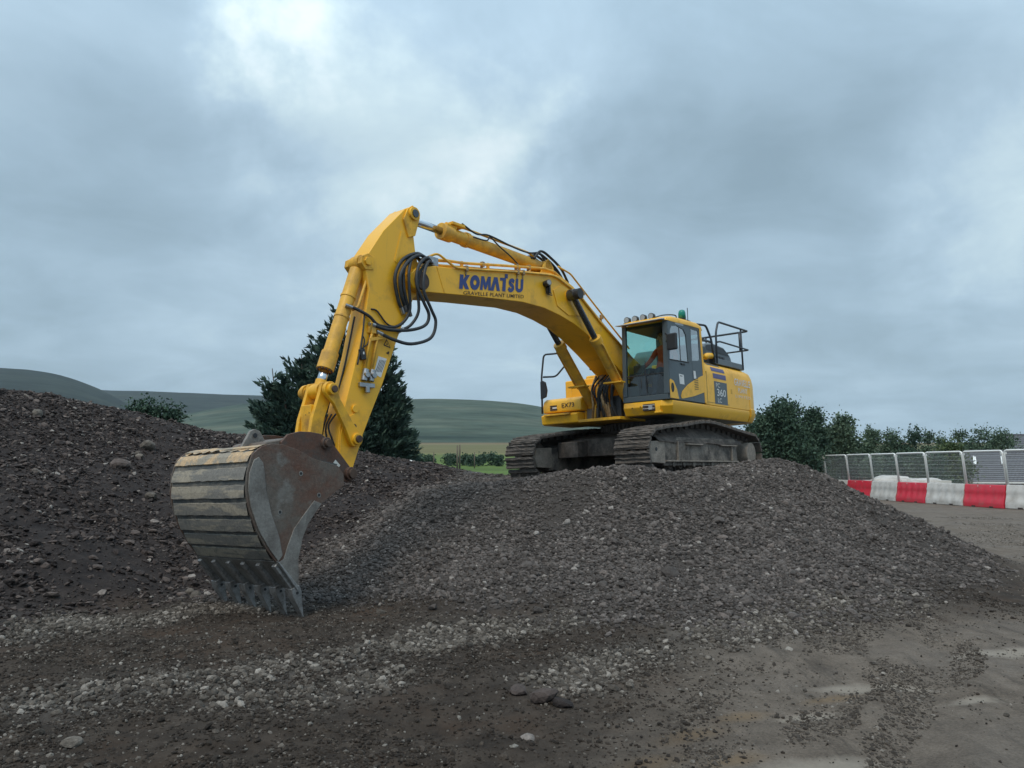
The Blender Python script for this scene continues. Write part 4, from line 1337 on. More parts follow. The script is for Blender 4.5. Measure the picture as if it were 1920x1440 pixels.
b_ = MB(); b_.cyl((6.75, -.25, 3.93), (6.75, .25, 3.93), .06, 20); b_.build("top_pin", M["darkrod"], arm)
b_ = MB()
for s in (-1, 1):
    b_.prism([(7.50, 3.10), (7.62, 3.14), (7.72, 3.08), (7.74, 2.98), (7.66, 2.90), (7.52, 2.92)], s * .10, s * .185)
    b_.cyl((7.63, s * .18, 3.02), (7.63, s * .215, 3.02), .062, 6)
b_.build("cylinder_boss", M["yellow_worn"], arm, bevel=.006)
b_ = MB(); b_.prism([(7.79, .92), (8.02, .82), (8.09, .60), (8.11, .16), (8.02, .03), (7.90, .14), (7.72, .60)], .171, .186); b_.prism([(7.79, .92), (8.02, .82), (8.09, .60), (8.11, .16), (8.02, .03), (7.90, .14), (7.72, .60)], -.186, -.171); b_.build("tip_plate", M["yellow"], arm, bevel=.004)
b_ = MB(); b_.cyl((7.84, .17, .955), (7.84, .195, .955), .055, 20); b_.build("inspection_cap", M["yellow"], arm, bevel=.006)
b_ = MB(); b_.cyl((7.86, .185, .72), (7.86, .19, .72), .032, 14); b_.build("hole", M["print"], arm)
b_ = MB(); b_.cyl((8.112, -.33, .092), (8.112, .33, .092), .10, 26); b_.build("bucket_pin_boss", M["pin"], arm, bevel=.01)
# lines, valves and stickers on the arm flank
for x0 in (7.60, 7.48):
    b_ = MB(); b_.sweep([(x0 - .05, .205, 2.05), (x0, .205, 1.93), (x0 + .10, .205, 1.50)], .020, 8); b_.build("hydraulic_pipe", M["cyl"], arm, smooth=True)
    b_ = MB(); b_.cyl((x0 + .08, .21, 1.50), (x0 + .12, .21, 1.34), .045, 14); b_.cyl((x0 + .10, .20, 1.42), (x0 + .10, .275, 1.42), .04, 12); b_.build("shut_off_valve", M["steel"], arm, bevel=.004)
b_ = MB(); b_.bx(7.53, 7.79, .175, .22, 1.255, 1.315); b_.cyl((7.66, .215, 1.26), (7.66, .215, 1.18), .035, 12); b_.build("coupler_plate", M["steel"], arm, bevel=.006)
b_ = MB(); b_.box((7.50, .20, 1.945), (.24, .05, .045), Matrix.Rotation(.25, 3, "Y")); b_.build("pipe_clamp", M["cyl"], arm, bevel=.004)
b_ = MB(); b_.box((7.735, .20, 1.70), (.085, .05, .15), Matrix.Rotation(.22, 3, "Y")); bxm = b_.build("junction_box", M["black"], arm, bevel=.01)
b_ = MB(); b_.box((7.735, .227, 1.715), (.02, .004, .035)); b_.build("label", M["white"], bxm)
b_ = MB(); b_.tube([(7.68, .18, 2.27), (7.72, .20, 2.05), (7.76, .20, 1.80), (7.82, .20, 1.55)], .012, 6); b_.tube([(7.72, .2, 1.78), (7.70, .2, 1.90), (7.74, .2, 1.97)], .009, 6); b_.tube([(7.74, .2, 1.78), (7.64, .2, 1.86), (7.60, .2, 1.98)], .009, 6); b_.build("cable", M["rubber"], arm, smooth=True)
b_ = MB(); b_.tube([(7.56, .18, 2.36), (7.46, .19, 2.34), (7.30, .19, 2.20), (7.16, .19, 2.17), (6.98, .20, 2.23)], .012, 6); b_.build("cable", M["rubber"], arm, smooth=True)
b_ = MB(); b_.tube([(8.02, -.05, .98), (7.93, -.05, 1.25), (7.86, -.02, 1.55), (7.80, .0, 1.85), (7.72, .02, 2.25)], .013, 6); b_.build("grease_line", M["rubber"], arm, smooth=True)
tri = MB(); tri.prism([(7.272, 1.975), (7.335, 1.878), (7.200, 1.85)], .1715, .1735); trs = tri.build("warning_triangle", M["print"], arm)
tri = MB(); tri.prism([(7.270, 1.952), (7.313, 1.888), (7.224, 1.869)], .174, .1752); tri.build("triangle_face", M["yellow"], trs)
tri = MB(); tri.cyl((7.27, .175, 1.90), (7.27, .1765, 1.90), .013, 10); tri.build("triangle_mark", M["print"], trs)
b_ = MB(); b_.prism([(7.29, 1.775), (7.235, 1.765), (7.24, 1.73), (7.225, 1.80), (7.255, 1.80), (7.25, 1.755)], .1715, .1735); b_.build("arrow_mark", M["print"], arm)
b_ = MB(); b_.prism([(7.429, 1.713), (7.274, 1.693), (7.384, 1.418), (7.512, 1.46)], .1715, .174); stk = b_.build("data_sticker", M["white"], arm)
for k in range(5):
    b_ = MB(); o_ = .012 + .024 * k
    b_.prism([(7.405 - o_ + .01, 1.665 - .25 * 0), (7.396 - o_ + .01, 1.663), (7.475 - o_ + .01, 1.49), (7.484 - o_ + .01, 1.492)], .1745, .1755); b_.build("print_line", M["print"], stk)

# hoses between boom nose and arm
H = [
    ([(6.42, .22, 3.26), (6.68, .26, 3.30), (6.95, .30, 3.15), (7.12, .30, 2.90), (7.08, .27, 2.64), (6.95, .22, 2.46)], .026),
    ([(6.42, .17, 3.28), (6.70, .22, 3.33), (7.02, .24, 3.16), (7.17, .24, 2.88), (7.10, .22, 2.58), (7.0, .20, 2.42)], .026),
    ([(6.44, .26, 3.24), (6.62, .32, 3.26), (6.82, .36, 3.08), (6.88, .38, 2.80), (6.76, .40, 2.55), (6.66, .40, 2.38), (6.72, .38, 2.22), (6.98, .33, 2.12), (7.33, .26, 2.09), (7.58, .22, 2.13)], .024),
    ([(6.46, .28, 3.22), (6.60, .34, 3.20), (6.74, .40, 3.0), (6.78, .42, 2.72), (6.64, .43, 2.46), (6.55, .43, 2.28), (6.64, .41, 2.04), (6.96, .35, 1.92), (7.22, .27, 1.955), (7.45, .22, 2.03)], .024),
    ([(6.44, .12, 3.25), (6.80, .24, 3.26), (6.98, .33, 3.0), (6.98, .33, 2.72), (6.92, .28, 2.45), (6.98, .24, 2.28), (7.15, .215, 2.16), (7.45, .21, 2.14), (7.62, .21, 2.24), (7.80, .16, 2.32), (7.90, .12, 2.35)], .022),
    ([(6.44, .06, 3.26), (6.75, .18, 3.30), (7.0, .26, 3.06), (7.05, .29, 2.76), (6.96, .26, 2.52), (6.88, .23, 2.40)], .024),
    ([(6.46, .24, 3.20), (6.64, .30, 3.14), (6.80, .34, 2.94), (6.83, .35, 2.70), (6.80, .33, 2.42), (6.90, .28, 2.22), (7.05, .22, 2.12)], .022),
]
for pts, r in H:
    b_ = MB(); b_.tube(pts, r, 10, 0, 7); hs = b_.build("hydraulic_hose", M["rubber"], arm, smooth=True)
    a = Vector(pts[-1]); d2 = (a - Vector(pts[-2])).normalized()
    b_ = MB(); b_.cyl(a - d2 * .05, a + d2 * .05, r * 1.25, 10); b_.build("fitting", M["steel"], hs)
b_ = MB(); b_.cyl((7.60, .175, 2.02), (7.60, .23, 2.16), .03, 10); b_.box((7.55, .20, 2.06), (.08, .06, .10)); b_.box((7.44, .205, 2.02), (.08, .06, .09)); b_.build("hose_elbow", M["cyl"], arm, bevel=.006)

# ---- bucket cylinder and linkage
A, B = Vector((7.63, 0, 3.02)), Vector((8.31, 0, 1.17))
d = (B - A).normalized()
off = Vector((.0, 0, 0))
b_ = MB(); b_.cyl(A + d * .10, A + d * 1.62, .098, 28); b_.cyl(A + d * 1.40, A + d * 1.66, .116, 28); b_.cyl(A + d * .52, A + d * .56, .108, 24); b_.cyl(A + d * .84, A + d * .88, .108, 24)
bc = b_.build("bucket_cylinder", M["cyl"], ex, smooth=True, bevel=.008)
b_ = MB()
for k in range(14):
    a = 2 * PI * k / 14
    e1 = Vector((0, 1, 0)); e2 = d.cross(e1)
    c0 = A + d * 1.65 + (e1 * math.cos(a) + e2 * math.sin(a)) * .098
    b_.cyl(c0, c0 + d * .028, .013, 6)
b_.build("gland_bolt", M["print"], bc)
b_ = MB(); b_.cyl(A + d * 1.64, B - d * .06, .062, 20); b_.build("rod", M["chrome"], bc, smooth=True)
b_ = MB(); b_.cyl(A - Vector((0, .09, 0)), A + Vector((0, .09, 0)), .115, 22); b_.build("base_eye", M["yellow_worn"], bc, bevel=.01)
b_ = MB(); b_.cyl(B - Vector((0, .09, 0)), B + Vector((0, .09, 0)), .10, 22); b_.cyl(B - d * .16, B, .075, 16); b_.build("rod_eye", M["yellow_worn"], bc, bevel=.01)
sdv = Vector((-.10, .09, 0))
b_ = MB(); b_.sweep(bent([A + d * .18 + sdv * .8, A + d * .22 + sdv * 1.3, A + d * .70 + sdv * 1.3, A + d * .74 + sdv * .8], .04), .022, 8); b_.build("feed_pipe", M["cyl"], bc, smooth=True)
P1, P2 = Vector((7.90, 0, .545)), Vector((8.31, 0, 1.17))        # idler links arm -> top pin
dl = (P2 - P1).normalized(); nl = Vector((-dl.z, 0, dl.x))
for s in (-1, 1):
    prof = []
    for k in range(9):
        a = PI / 2 + PI * k / 8
        c = P1 + (dl * math.cos(a) + nl * math.sin(a)) * .105; prof.append((c.x, c.z))
    for q in (P1 + dl * .20 - nl * .075, P2 - dl * .18 - nl * .060):
        prof.append((q.x, q.z))
    for k in range(9):
        a = -PI / 2 + PI * k / 8
        c = P2 + (dl * math.cos(a) + nl * math.sin(a)) * .105; prof.append((c.x, c.z))
    for q in (P2 - dl * .18 + nl * .060, P1 + dl * .20 + nl * .075):
        prof.append((q.x, q.z))
    b_ = MB(); b_.prism(prof, s * .215, s * .275)
    lk = b_.build("side_link", M["yellow_worn"], ex, bevel=.008)
    b_ = MB(); b_.cyl(P1 + Vector((0, s * .19, 0)), P1 + Vector((0, s * .315, 0)), .075, 22); b_.cyl(P2 + Vector((0, s * .20, 0)), P2 + Vector((0, s * .335, 0)), .075, 22); b_.build("link_boss", M["yellow_worn"], lk, bevel=.006)
    b_ = MB(); b_.cyl(P1 + Vector((0, s * .30, 0)), P1 + Vector((0, s * .345, 0)), .048, 18); b_.cyl(P2 + Vector((0, s * .32, 0)), P2 + Vector((0, s * .36, 0)), .045, 18); b_.build("pin_end", M["pin"], lk, bevel=.004)
P3 = Vector((8.483, 0, .469))                                   # H-link to the bucket
b_ = MB()
for s in (-1, 1):
    b_.prism([(8.20, 1.20), (8.27, 1.29), (8.37, 1.27), (8.41, 1.12), (8.52, .80), (8.58, .45), (8.48, .38), (8.38, .44), (8.33, .80), (8.23, 1.05)], s * .105, s * .165)
b_.bx(8.36, 8.50, -.105, .105, .62, .98)
hl = b_.build("bucket_link", M["yellow_worn"], ex, bevel=.012)
b_ = MB(); b_.cyl(P2 - Vector((0, .20, 0)), P2 + Vector((0, .20, 0)), .06, 18); b_.build("link_pin", M["pin"], hl)
b_ = MB()
for k in range(4):
    b_.tube([(8.10 + .02 * k, .10 - .06 * k, .88), (8.20, .08 - .05 * k, .72), (8.16 + .03 * k, .10 - .06 * k, .55), (8.06, .08 - .05 * k, .38)], .012, 6)
b_.build("grease_line", M["rubber"], arm, smooth=True)

# ---- bucket
BS = [(9.773, .30), (9.830, .11), (9.842, -.08), (9.805, -.27), (9.712, -.51), (9.580, -.72), (9.462, -.863)]     # back of the side plate, downwards
TOPC = [(9.66, .385), (9.537, .418), (9.386, .412), (9.189, .358), (8.986, .262)]
SIDE = BS + [(9.30, -1.04), (9.19, -1.17), (9.185, -1.04), (9.195, -.86), (9.139, -.64), (9.061, -.481), (8.878, -.272), (8.688, -.141), (8.535, -.057), (8.545, .084), (8.62, .172)] + list(reversed(TOPC))
BW = .80
SHELL = [(8.62, .20), (8.986, .262), (9.189, .345), (9.386, .398), (9.537, .402), (9.65, .372), (9.755, .29), (9.812, .11), (9.824, -.08), (9.788, -.265), (9.697, -.50), (9.567, -.71), (9.45, -.85), (9.30, -1.03), (9.19, -1.16)]
sp = [Vector((a, 0, b)) for a, b in SHELL]
spd = spline(sp, 5)
inn = []
for i, q in enumerate(spd):
    tg = (spd[min(i + 1, len(spd) - 1)] - spd[max(i - 1, 0)]).normalized()
    inn.append(q + Vector((tg.z, 0, -tg.x)) * .03 * (-1 if False else 1))
b_ = MB()
b_.prism([(q.x, q.z) for q in spd] + [(q.x, q.z) for q in reversed(inn)], -BW + .012, BW - .012)
bk = b_.build("bucket", M["bucket_gap"], ex)
bk["label"] = "wide muddy digging bucket with six teeth resting on the soil"
for s in (-1, 1):
    b_ = MB(); b_.prism(SIDE, s * (BW - .012), s * (BW + .012)); sp_ = b_.build("side_plate", M["bucket_side"], bk, bevel=.004)
    crescent = [(9.758, .24), (9.812, .10), (9.822, -.08), (9.787, -.262), (9.695, -.497), (9.562, -.71), (9.44, -.86), (9.385, -.80), (9.43, -.60), (9.53, -.35), (9.605, -.08), (9.625, .10), (9.645, .21), (9.70, .27)]
    b_ = MB(); b_.prism(crescent, s * (BW + .012), s * (BW + .028)); b_.build("wear_plate", M["bucket_wear"], bk, bevel=.006)
    cut = [(9.46, -.885), (9.30, -1.05), (9.185, -1.18), (9.170, -1.04), (9.180, -.86), (9.124, -.63), (9.046, -.471), (8.87, -.258), (8.97, -.22), (9.10, -.36), (9.24, -.52), (9.32, -.70), (9.37, -.84)]
    b_ = MB(); b_.prism(cut, s * (BW + .012), s * (BW + .024)); b_.build("side_cutter", M["bucket_wear"], bk, bevel=.004)
    b_ = MB(); b_.prism([(9.47, -.85), (9.43, -.87), (9.17, -1.17), (9.20, -1.20)], s * (BW - .02), s * (BW + .045)); b_.build("corner_shroud", M["tooth"], bk, bevel=.008)
    for (x, z) in ((9.15, .09), (9.42, -.33), (8.90, -.16)):
        b_ = MB(); b_.cyl((x, s * (BW + .011), z), (x, s * (BW + .0155), z), .028, 16); ho = b_.build("bolt_hole_rim", M["bucket_wear"], bk)
        b_ = MB(); b_.cyl((x, s * (BW + .012), z), (x, s * (BW + .0175), z), .017, 12); b_.build("bolt_hole", M["black"], bk)
# wear strips across the back: every strip a piece
cum = [0]
for i in range(1, len(spd)):
    cum.append(cum[-1] + (spd[i] - spd[i - 1]).length)


def at_len(s):
    s = max(0, min(cum[-1] - 1e-4, s))
    i = max(k for k in range(len(cum)) if cum[k] <= s); i = min(i, len(spd) - 2)
    f = (s - cum[i]) / (cum[i + 1] - cum[i])
    tg = (spd[i + 1] - spd[i]).normalized()
    return spd[i].lerp(spd[i + 1], f), Vector((-tg.z, 0, tg.x))


s_a = min(range(len(spd)), key=lambda i: (spd[i] - Vector((9.50, 0, .41))).length)
s_b = min(range(len(spd)), key=lambda i: (spd[i] - Vector((9.45, 0, -.86))).length)
S0, S1 = cum[s_a], cum[s_b]
NSTR = 8
pitch = (S1 - S0) / NSTR
for k in range(NSTR):
    a, bb = S0 + pitch * (k + .14), S0 + pitch * (k + .90)
    ny = 25
    vs, fs = [], []
    r = random.Random(k)
    for j in range(ny):
        y = -BW + .03 + (2 * BW - .06) * j / (ny - 1)
        for q, (ss, h) in enumerate(((a, -.004), (a + .008, .012), ((a + bb) / 2, .019), (bb - .006, .024), (bb, -.004))):
            p, nrm = at_len(ss + r.uniform(-.004, .004))
            p = p + nrm * (h + r.uniform(-.0012, .0012))
            vs.append((p.x, y, p.z))
    for j in range(ny - 1):
        for q in range(4):
            i0 = j * 5 + q
            fs.append((i0, i0 + 1, i0 + 6, i0 + 5))
    b_ = MB(); b_.add(vs, fs)
    b_.build("wear_strip", M["bucket_sand"] if k <= 1 else M["bucket_back"], bk)
# sandy cake on the top of the shell
ny, nx = 30, 12
Yg, Sg = np.meshgrid(np.linspace(-BW + .04, BW - .04, ny), np.linspace(S0 - .30, S0 + .20, nx))
pts = np.zeros((nx, ny, 3))
for i in range(nx):
    for j in range(ny):
        p, nrm = at_len(Sg[i, j] + .02 * math.sin(j * 1.7 + i))
        hgt = .012 + .030 * float(fbm(np.array([Yg[i, j]]), np.array([Sg[i, j] * 2]), .25, 3)[0])
        p = p + nrm * hgt
        pts[i, j] = (p.x, Yg[i, j], p.z)
mm = grid_mesh("dried_mud", pts[..., 0], pts[..., 1], pts[..., 2])
o = link("dried_mud", mm, M["bucket_sand"], bk); o["kind"] = "stuff"
# lip plate, adapters and teeth
b_ = MB(); b_.prism([(9.475, -.86), (9.44, -.84), (9.15, -1.155), (9.17, -1.19)], -BW + .02, BW - .02); b_.build("lip_plate", M["bucket_wear"], bk, bevel=.006)
td = Vector((9.10, 0, -1.49)) - Vector((9.187, 0, -1.245)); td.normalize()
for k in range(6):
    y = -.77 + 1.54 * k / 5
    b_ = MB()
    b_.prism([(9.475, -.915), (9.445, -.885), (9.16, -1.17), (9.20, -1.26), (9.245, -1.20)], y - .035, y + .035)
    ad = b_.build("tooth_adapter", M["tooth"], bk, bevel=.010)
    root = Vector((9.215, y, -1.175)); tip = Vector((9.095, y, -1.50))
    dd = (tip - root).normalized(); nn = Vector((dd.z, 0, -dd.x))
    secs = [(-.02, .062, .055), (.06, .060, .062), (.11, .052, .050), (.22, .045, .028), (.345, .038, .006)]
    vs, fs = [], []
    for (l, hw, th) in secs:
        c = root + dd * l
        for sy, sn in ((-1, -1), (1, -1), (1, 1), (-1, 1)):
            v = c + Vector((0, sy * hw, 0)) + nn * sn * th
            vs.append(tuple(v))
    for i in range(len(secs) - 1):
        for q in range(4):
            a0, b0 = i * 4 + q, i * 4 + (q + 1) % 4
            fs.append((a0, b0, b0 + 4, a0 + 4))
    fs += [(3, 2, 1, 0), tuple(range(len(vs) - 4, len(vs)))]
    b_ = MB(); b_.add(vs, fs); tt = b_.build("tooth", M["tooth"], bk, bevel=.006)
    b_ = MB(); c = root + dd * .05
    b_.cyl(c + Vector((0, -.068, 0)), c + Vector((0, .068, 0)), .016, 12); b_.build("tooth_pin", M["black"], bk)
# ears
EAR = [(8.70, .20), (9.10, .33), (9.12, .47), (9.03, .563), (8.863, .605), (8.70, .605), (8.54, .585), (8.377, .482), (8.10, .185), (8.02, .10), (8.04, .02), (8.112, -.02), (8.20, .00), (8.45, -.02), (8.56, .06)]
for s in (-1, 1):
    b_ = MB(); b_.prism(EAR, s * .345, s * .385); er = b_.build("bucket_ear", M["rusty"], bk, bevel=.008)
    b_ = MB(); b_.cyl((8.483, s * .30, .469), (8.483, s * .43, .469), .075, 22); b_.cyl((8.112, s * .30, .092), (8.112, s * .44, .092), .085, 22); b_.build("ear_boss", M["rusty"], bk, bevel=.008)
    b_ = MB(); b_.cyl((8.483, s * .42, .469), (8.483, s * .47, .469), .05, 18); b_.cyl((8.112, s * .42, .092), (8.112, s * .475, .092), .06, 18); b_.build("pin_end", M["pin"], bk, bevel=.006)
b_ = MB(); b_.box((8.31, .389, .215), (.10, .006, .05), Matrix.Rotation(-.75, 3, "Y")); b_.build("maker_plate", M["pale"], bk)
b_ = MB(); b_.cyl((8.483, -.42, .469), (8.483, .42, .469), .055, 18); b_.build("link_pin", M["pin"], bk)
# top gusset plate between ears and back, lifting eye
b_ = MB(); b_.prism([(8.86, .27), (9.10, .34), (9.35, .415), (9.30, .47), (9.12, .50), (9.0, .53), (8.90, .48)], -.345, .345); b_.build("ear_box", M["bucket_side"], bk, bevel=.02)
b_ = MB(); b_.prism([(9.06, .45), (9.42, .42), (9.36, .52), (9.30, .62), (9.24, .645), (9.17, .62)], -.02, .025); le = b_.build("lifting_eye", M["bucket_wear"], bk, bevel=.01)
b_ = MB(); b_.cyl((9.24, -.03, .565), (9.24, .035, .565), .028, 14); b_.build("eye_hole", M["black"], bk)


# ---- cab
c = MB()
XF, XR, YL, YR = 1.40, -.13, 1.50, .49
c.bx(XF + .03, XR, YR, YL - .03, 1.412, 1.52)                                                # sill
c.prism([(XF + .03, 1.52), (XF - .04, 2.97), (XF - .11, 2.97), (XF - .06, 1.52)], YR, YR + .085)
c.prism([(XF + .03, 1.52), (XF - .04, 2.97), (XF - .11, 2.97), (XF - .06, 1.52)], YL - .115, YL - .005)
c.bx(XR, XR + .10, YR + .001, YR + .09, 1.52, 2.97)
c.bx(XF - .08, XR, YR + .002, YR + .05, 1.50, 1.82)                                           # right wall below the glass
c.bx(XR + .002, XR + .05, YR + .05, YL - .04, 1.50, 2.28)                                     # rear wall
c.bx(XR + .004, XR + .06, YR + .05, YL - .04, 2.86, 2.97)
cab = c.build("cab", M["grey"], ex, bevel=.012)
c = MB()
prof = [(1.38, 2.955), (1.34, 3.02), (1.15, 3.055), (.6, 3.075), (.05, 3.085), (-.10, 3.06), (-.14, 2.96)]
nx_ = len(prof)
vs, fs = [], []
for (y, dzz) in ((YR - .005, -.06), (YR + .05, -.012), (YR + .2, 0), (YL - .2, 0), (YL - .04, -.010), (YL + .006, -.055), (YL + .006, -.125)):
    for (x, z) in prof:
        vs.append((x, y, max(z + dzz, 2.93)))
ny = 7
for j in range(ny - 1):
    for i in range(nx_ - 1):
        a = j * nx_ + i
        fs.append((a, a + 1, a + nx_ + 1, a + nx_))
fs.append((0, nx_ - 1, (ny - 1) * nx_ + nx_ - 1, (ny - 1) * nx_))
c.add(vs, fs)
roof = c.build("cab_roof", M["yellow"], ex, smooth=True)
c = MB(); c.prism([(1.36, 2.985), (1.52, 2.955), (1.525, 2.935), (1.36, 2.95)], YR - .05, YL - .05)
c.build("visor", plain("pale_visor", (.42, .42, .41), .5, 0, .1, 6, 0), cab, bevel=.006)
c = MB(); c.bx(1.30, 1.34, .53, 1.20, 2.995, 3.02); c.tube([(1.30, 1.15, 3.03), (1.1, 1.28, 3.10), (.85, 1.40, 3.12), (.80, 1.42, 3.06)], .012, 6)
lb = c.build("lamp_bar", M["black"], cab)
for y in (.59, .77, .95, 1.13):
    c = MB(); c.sweep([(1.19, y, 3.075), (1.24, y, 3.075), (1.32, y, 3.072)], [.035, .062, .064], 20)
    lm_ = c.build("roof_lamp", M["black"], cab, bevel=.004)
    c = MB(); c.cyl((1.318, y, 3.072), (1.326, y, 3.072), .052, 20); c.build("roof_lamp_lens", M["lens"], cab)
# dark lining under the roof
c = MB(); c.bx(1.30, -.08, YR + .05, YL - .06, 2.86, 2.925); c.build("headliner", M["black"], cab, bevel=.02)
# glass
c = MB(); c.add([(XF - .005, YR + .085, 1.53), (XF - .005, YL - .115, 1.53), (XF - .022, YL - .115, 1.92), (XF - .022, YR + .085, 1.92)], [(0, 1, 2, 3)]); c.build("lower_windscreen", M["glass_dull"], cab)
c = MB(); c.add([(XF - .022, YR + .085, 1.935), (XF - .022, YL - .115, 1.935), (XF - .075, YL - .115, 2.95), (XF - .075, YR + .085, 2.95)], [(0, 1, 2, 3)]); c.build("upper_windscreen", M["glass"], cab)
c = MB(); c.bx(XF - .045, XF - .005, YR + .08, YL - .11, 1.915, 1.938); c.build("windscreen_rail", M["black"], cab)
c = MB(); c.cyl((XF - .01, YR + .13, 1.875), (XF + .004, YR + .13, 1.875), .018, 12); c.cyl((XF - .01, YL - .16, 1.885), (XF + .004, YL - .16, 1.885), .018, 12); c.build("glass_catch", M["black"], cab)
c = MB(); c.tube([(XF - .0, 1.02, 1.56), (XF - .005, 1.00, 1.75), (XF - .03, .98, 2.2)], .010, 6); c.build("wiper", M["black"], cab)
c = MB(); c.add([(1.30, YR + .03, 1.83), (-.03, YR + .03, 1.83), (-.03, YR + .03, 2.90), (1.28, YR + .03, 2.90)], [(0, 1, 2, 3)]); c.build("right_window", M["glass"], cab)
c = MB(); c.add([(XR + .03, YR + .10, 2.29), (XR + .03, YL - .1, 2.29), (XR + .03, YL - .1, 2.86), (XR + .03, YR + .10, 2.86)], [(0, 1, 2, 3)]); c.build("rear_window", M["glass_dull"], cab)


def plate(name, outline, hole, y0, y1, mat, parent, bev=.006):
    """a flat panel (x,z outline) with one opening, as a real plate"""
    bm = bmesh.new()
    ol = [bm.verts.new((x, y1, z)) for x, z in outline]
    il = [bm.verts.new((x, y1, z)) for x, z in hole]
    eds = [bm.edges.new((l[i], l[(i + 1) % len(l)])) for l in (ol, il) for i in range(len(l))]
    bmesh.ops.triangle_fill(bm, use_beauty=True, edges=eds, normal=(0, 1, 0))
    r = bmesh.ops.extrude_face_region(bm, geom=bm.faces[:])
    for v in [g for g in r["geom"] if isinstance(g, bmesh.types.BMVert)]:
        v.co.y = y0
    bmesh.ops.recalc_face_normals(bm, faces=bm.faces)
    me = bpy.data.meshes.new(name); bm.to_mesh(me); bm.free()
    return link(name, me, mat, parent)


door = plate("door", [(1.40, 1.43), (1.355, 2.935), (.405, 2.955), (.405, 1.43)], [(1.345, 2.175), (1.275, 2.75), (1.20, 2.845), (.99, 2.875), (.70, 2.84), (.60, 2.74), (.555, 2.20)], YL - .03, YL, M["grey"], ex)
c = MB(); c.add([(1.345, YL - .012, 2.175), (1.275, YL - .012, 2.75), (1.20, YL - .012, 2.845), (.99, YL - .012, 2.875), (.70, YL - .012, 2.84), (.60, YL - .012, 2.74), (.555, YL - .012, 2.20)], [tuple(range(7))]); c.build("door_glass", M["glass_dull"], door)
c = MB(); c.bx(.86, .885, YL - .02, YL - .008, 2.19, 2.86); c.sweep([(1.345, YL + .002, 2.172), (.555, YL + .002, 2.197)], .012, 6); c.build("glass_runner", M["black"], door)
c = MB(); c.bx(.90, .74, YL, YL + .02, 2.115, 2.15); c.build("door_handle", M["black"], door, bevel=.006)
c = MB(); c.prism([(1.0, 1.93), (.80, 1.925), (.79, 1.735), (.98, 1.735)], YL + .0005, YL + .003); nb = c.build("notice", M["white"], door)
c = MB(); c.bx(.96, .86, YL + .003, YL + .004, 1.885, 1.90); c.build("notice_print", M["print"], door)
c = MB(); c.prism([(1.06, 2.94), (.70, 2.945), (.70, 2.905), (1.05, 2.90)], YL + .0005, YL + .003); c.build("door_sticker", M["lens"], door)
c = MB(); c.prism([(1.402, 1.435), (1.40, 1.77), (1.36, 1.80), (1.24, 1.77), (1.12, 1.62), (1.05, 1.435)], YL + .0006, YL + .006); yc_ = c.build("corner_panel", M["yellow"], door, bevel=.003)
c = MB(); c.sweep([(1.30 + .052 * math.cos(a), YL + .006, 1.64 + .085 * math.sin(a)) for a in np.linspace(0, 2 * PI, 17)], .008, 6); c.prism([(1.30 + .05 * math.cos(a), 1.64 + .083 * math.sin(a)) for a in np.linspace(0, 2 * PI, 16, endpoint=False)], YL + .006, YL + .008); c.build("lock_rose", M["black"], door)
qp = plate("rear_quarter", [(.395, 1.43), (.395, 2.955), (-.04, 2.96), (-.10, 2.3), (-.135, 1.43)], [(.385, 2.25), (.38, 2.90), (.03, 2.90), (.015, 2.33), (.08, 2.28)], YL - .03, YL - .001, M["grey"], ex)
c = MB(); c.add([(.385, YL - .012, 2.25), (.38, YL - .012, 2.90), (.03, YL - .012, 2.90), (.015, YL - .012, 2.33), (.08, YL - .012, 2.28)], [tuple(range(5))]); c.build("quarter_glass", M["glass_dull"], qp)
c = MB(); c.prism([(-.01, 3.0), (-.065, 2.3), (-.10, 1.43), (-.165, 1.43), (-.135, 2.3), (-.10, 3.0)], YL - .028, YL + .010); c.build("corner_pillar", M["yellow"], qp, bevel=.015)
SW = [(.965, 1.50), (.90, 1.60), (.66, 1.74), (.43, 1.83), (.10, 1.945), (-.09, 2.00), (-.10, 1.65), (.42, 1.53), (.90, 1.452), (.95, 1.46)]
c = MB(); c.prism(SW, YL + .001, YL + .007); sw = c.build("side_panel", M["yellow"], qp, bevel=.003)
c = MB()
for k in range(7):
    z = 1.66 + k * .035
    c.box((.27, YL + .008, z + .02), (.18, .004, .011), Matrix.Rotation(.16, 3, "Y"))
c.build("vent_slot", M["print"], sw)
c = MB(); c.prism([(.36, 2.05), (.27, 2.05), (.25, 1.90), (.35, 1.89)], YL + .0005, YL + .003); c.build("notice", M["white"], qp)
# beacon and aerial
c = MB(); c.cyl((.44, 1.36, 3.06), (.44, 1.36, 3.13), .075, 20); c.bx(.52, .25, 1.27, 1.45, 3.05, 3.09); bcn = c.build("beacon", M["black"], ex, bevel=.006)
c = MB(); c.sweep([(.44, 1.36, 3.12), (.44, 1.36, 3.24), (.44, 1.36, 3.285), (.44, 1.36, 3.30)], [.078, .072, .055, .02], 20); c.build("beacon_lens", M["green_lens"], bcn, smooth=True)
c = MB(); c.cyl((.27, 1.40, 3.05), (.262, 1.40, 3.36), .008, 8); c.build("aerial", M["black"], ex)
# mirror on the cab corner
c = MB(); c.tube([(1.36, 1.49, 2.63), (1.46, 1.50, 2.66), (1.52, 1.56, 2.62)], .018, 8); c.tube([(1.38, 1.49, 2.50), (1.48, 1.52, 2.50), (1.52, 1.56, 2.50)], .016, 8)
ma = c.build("mirror_arm", M["black"], ex, smooth=True)
c = MB(); c.box((1.53, 1.66, 2.47), (.07, .22, .32), Matrix.Rotation(-.12, 3, "Z")); c.build("mirror_shell", M["black"], ma, bevel=.03, seg=3)
c = MB(); c.box((1.492, 1.657, 2.47), (.006, .17, .26), Matrix.Rotation(-.12, 3, "Z")); c.build("mirror_glass", M["mirror"], ma)
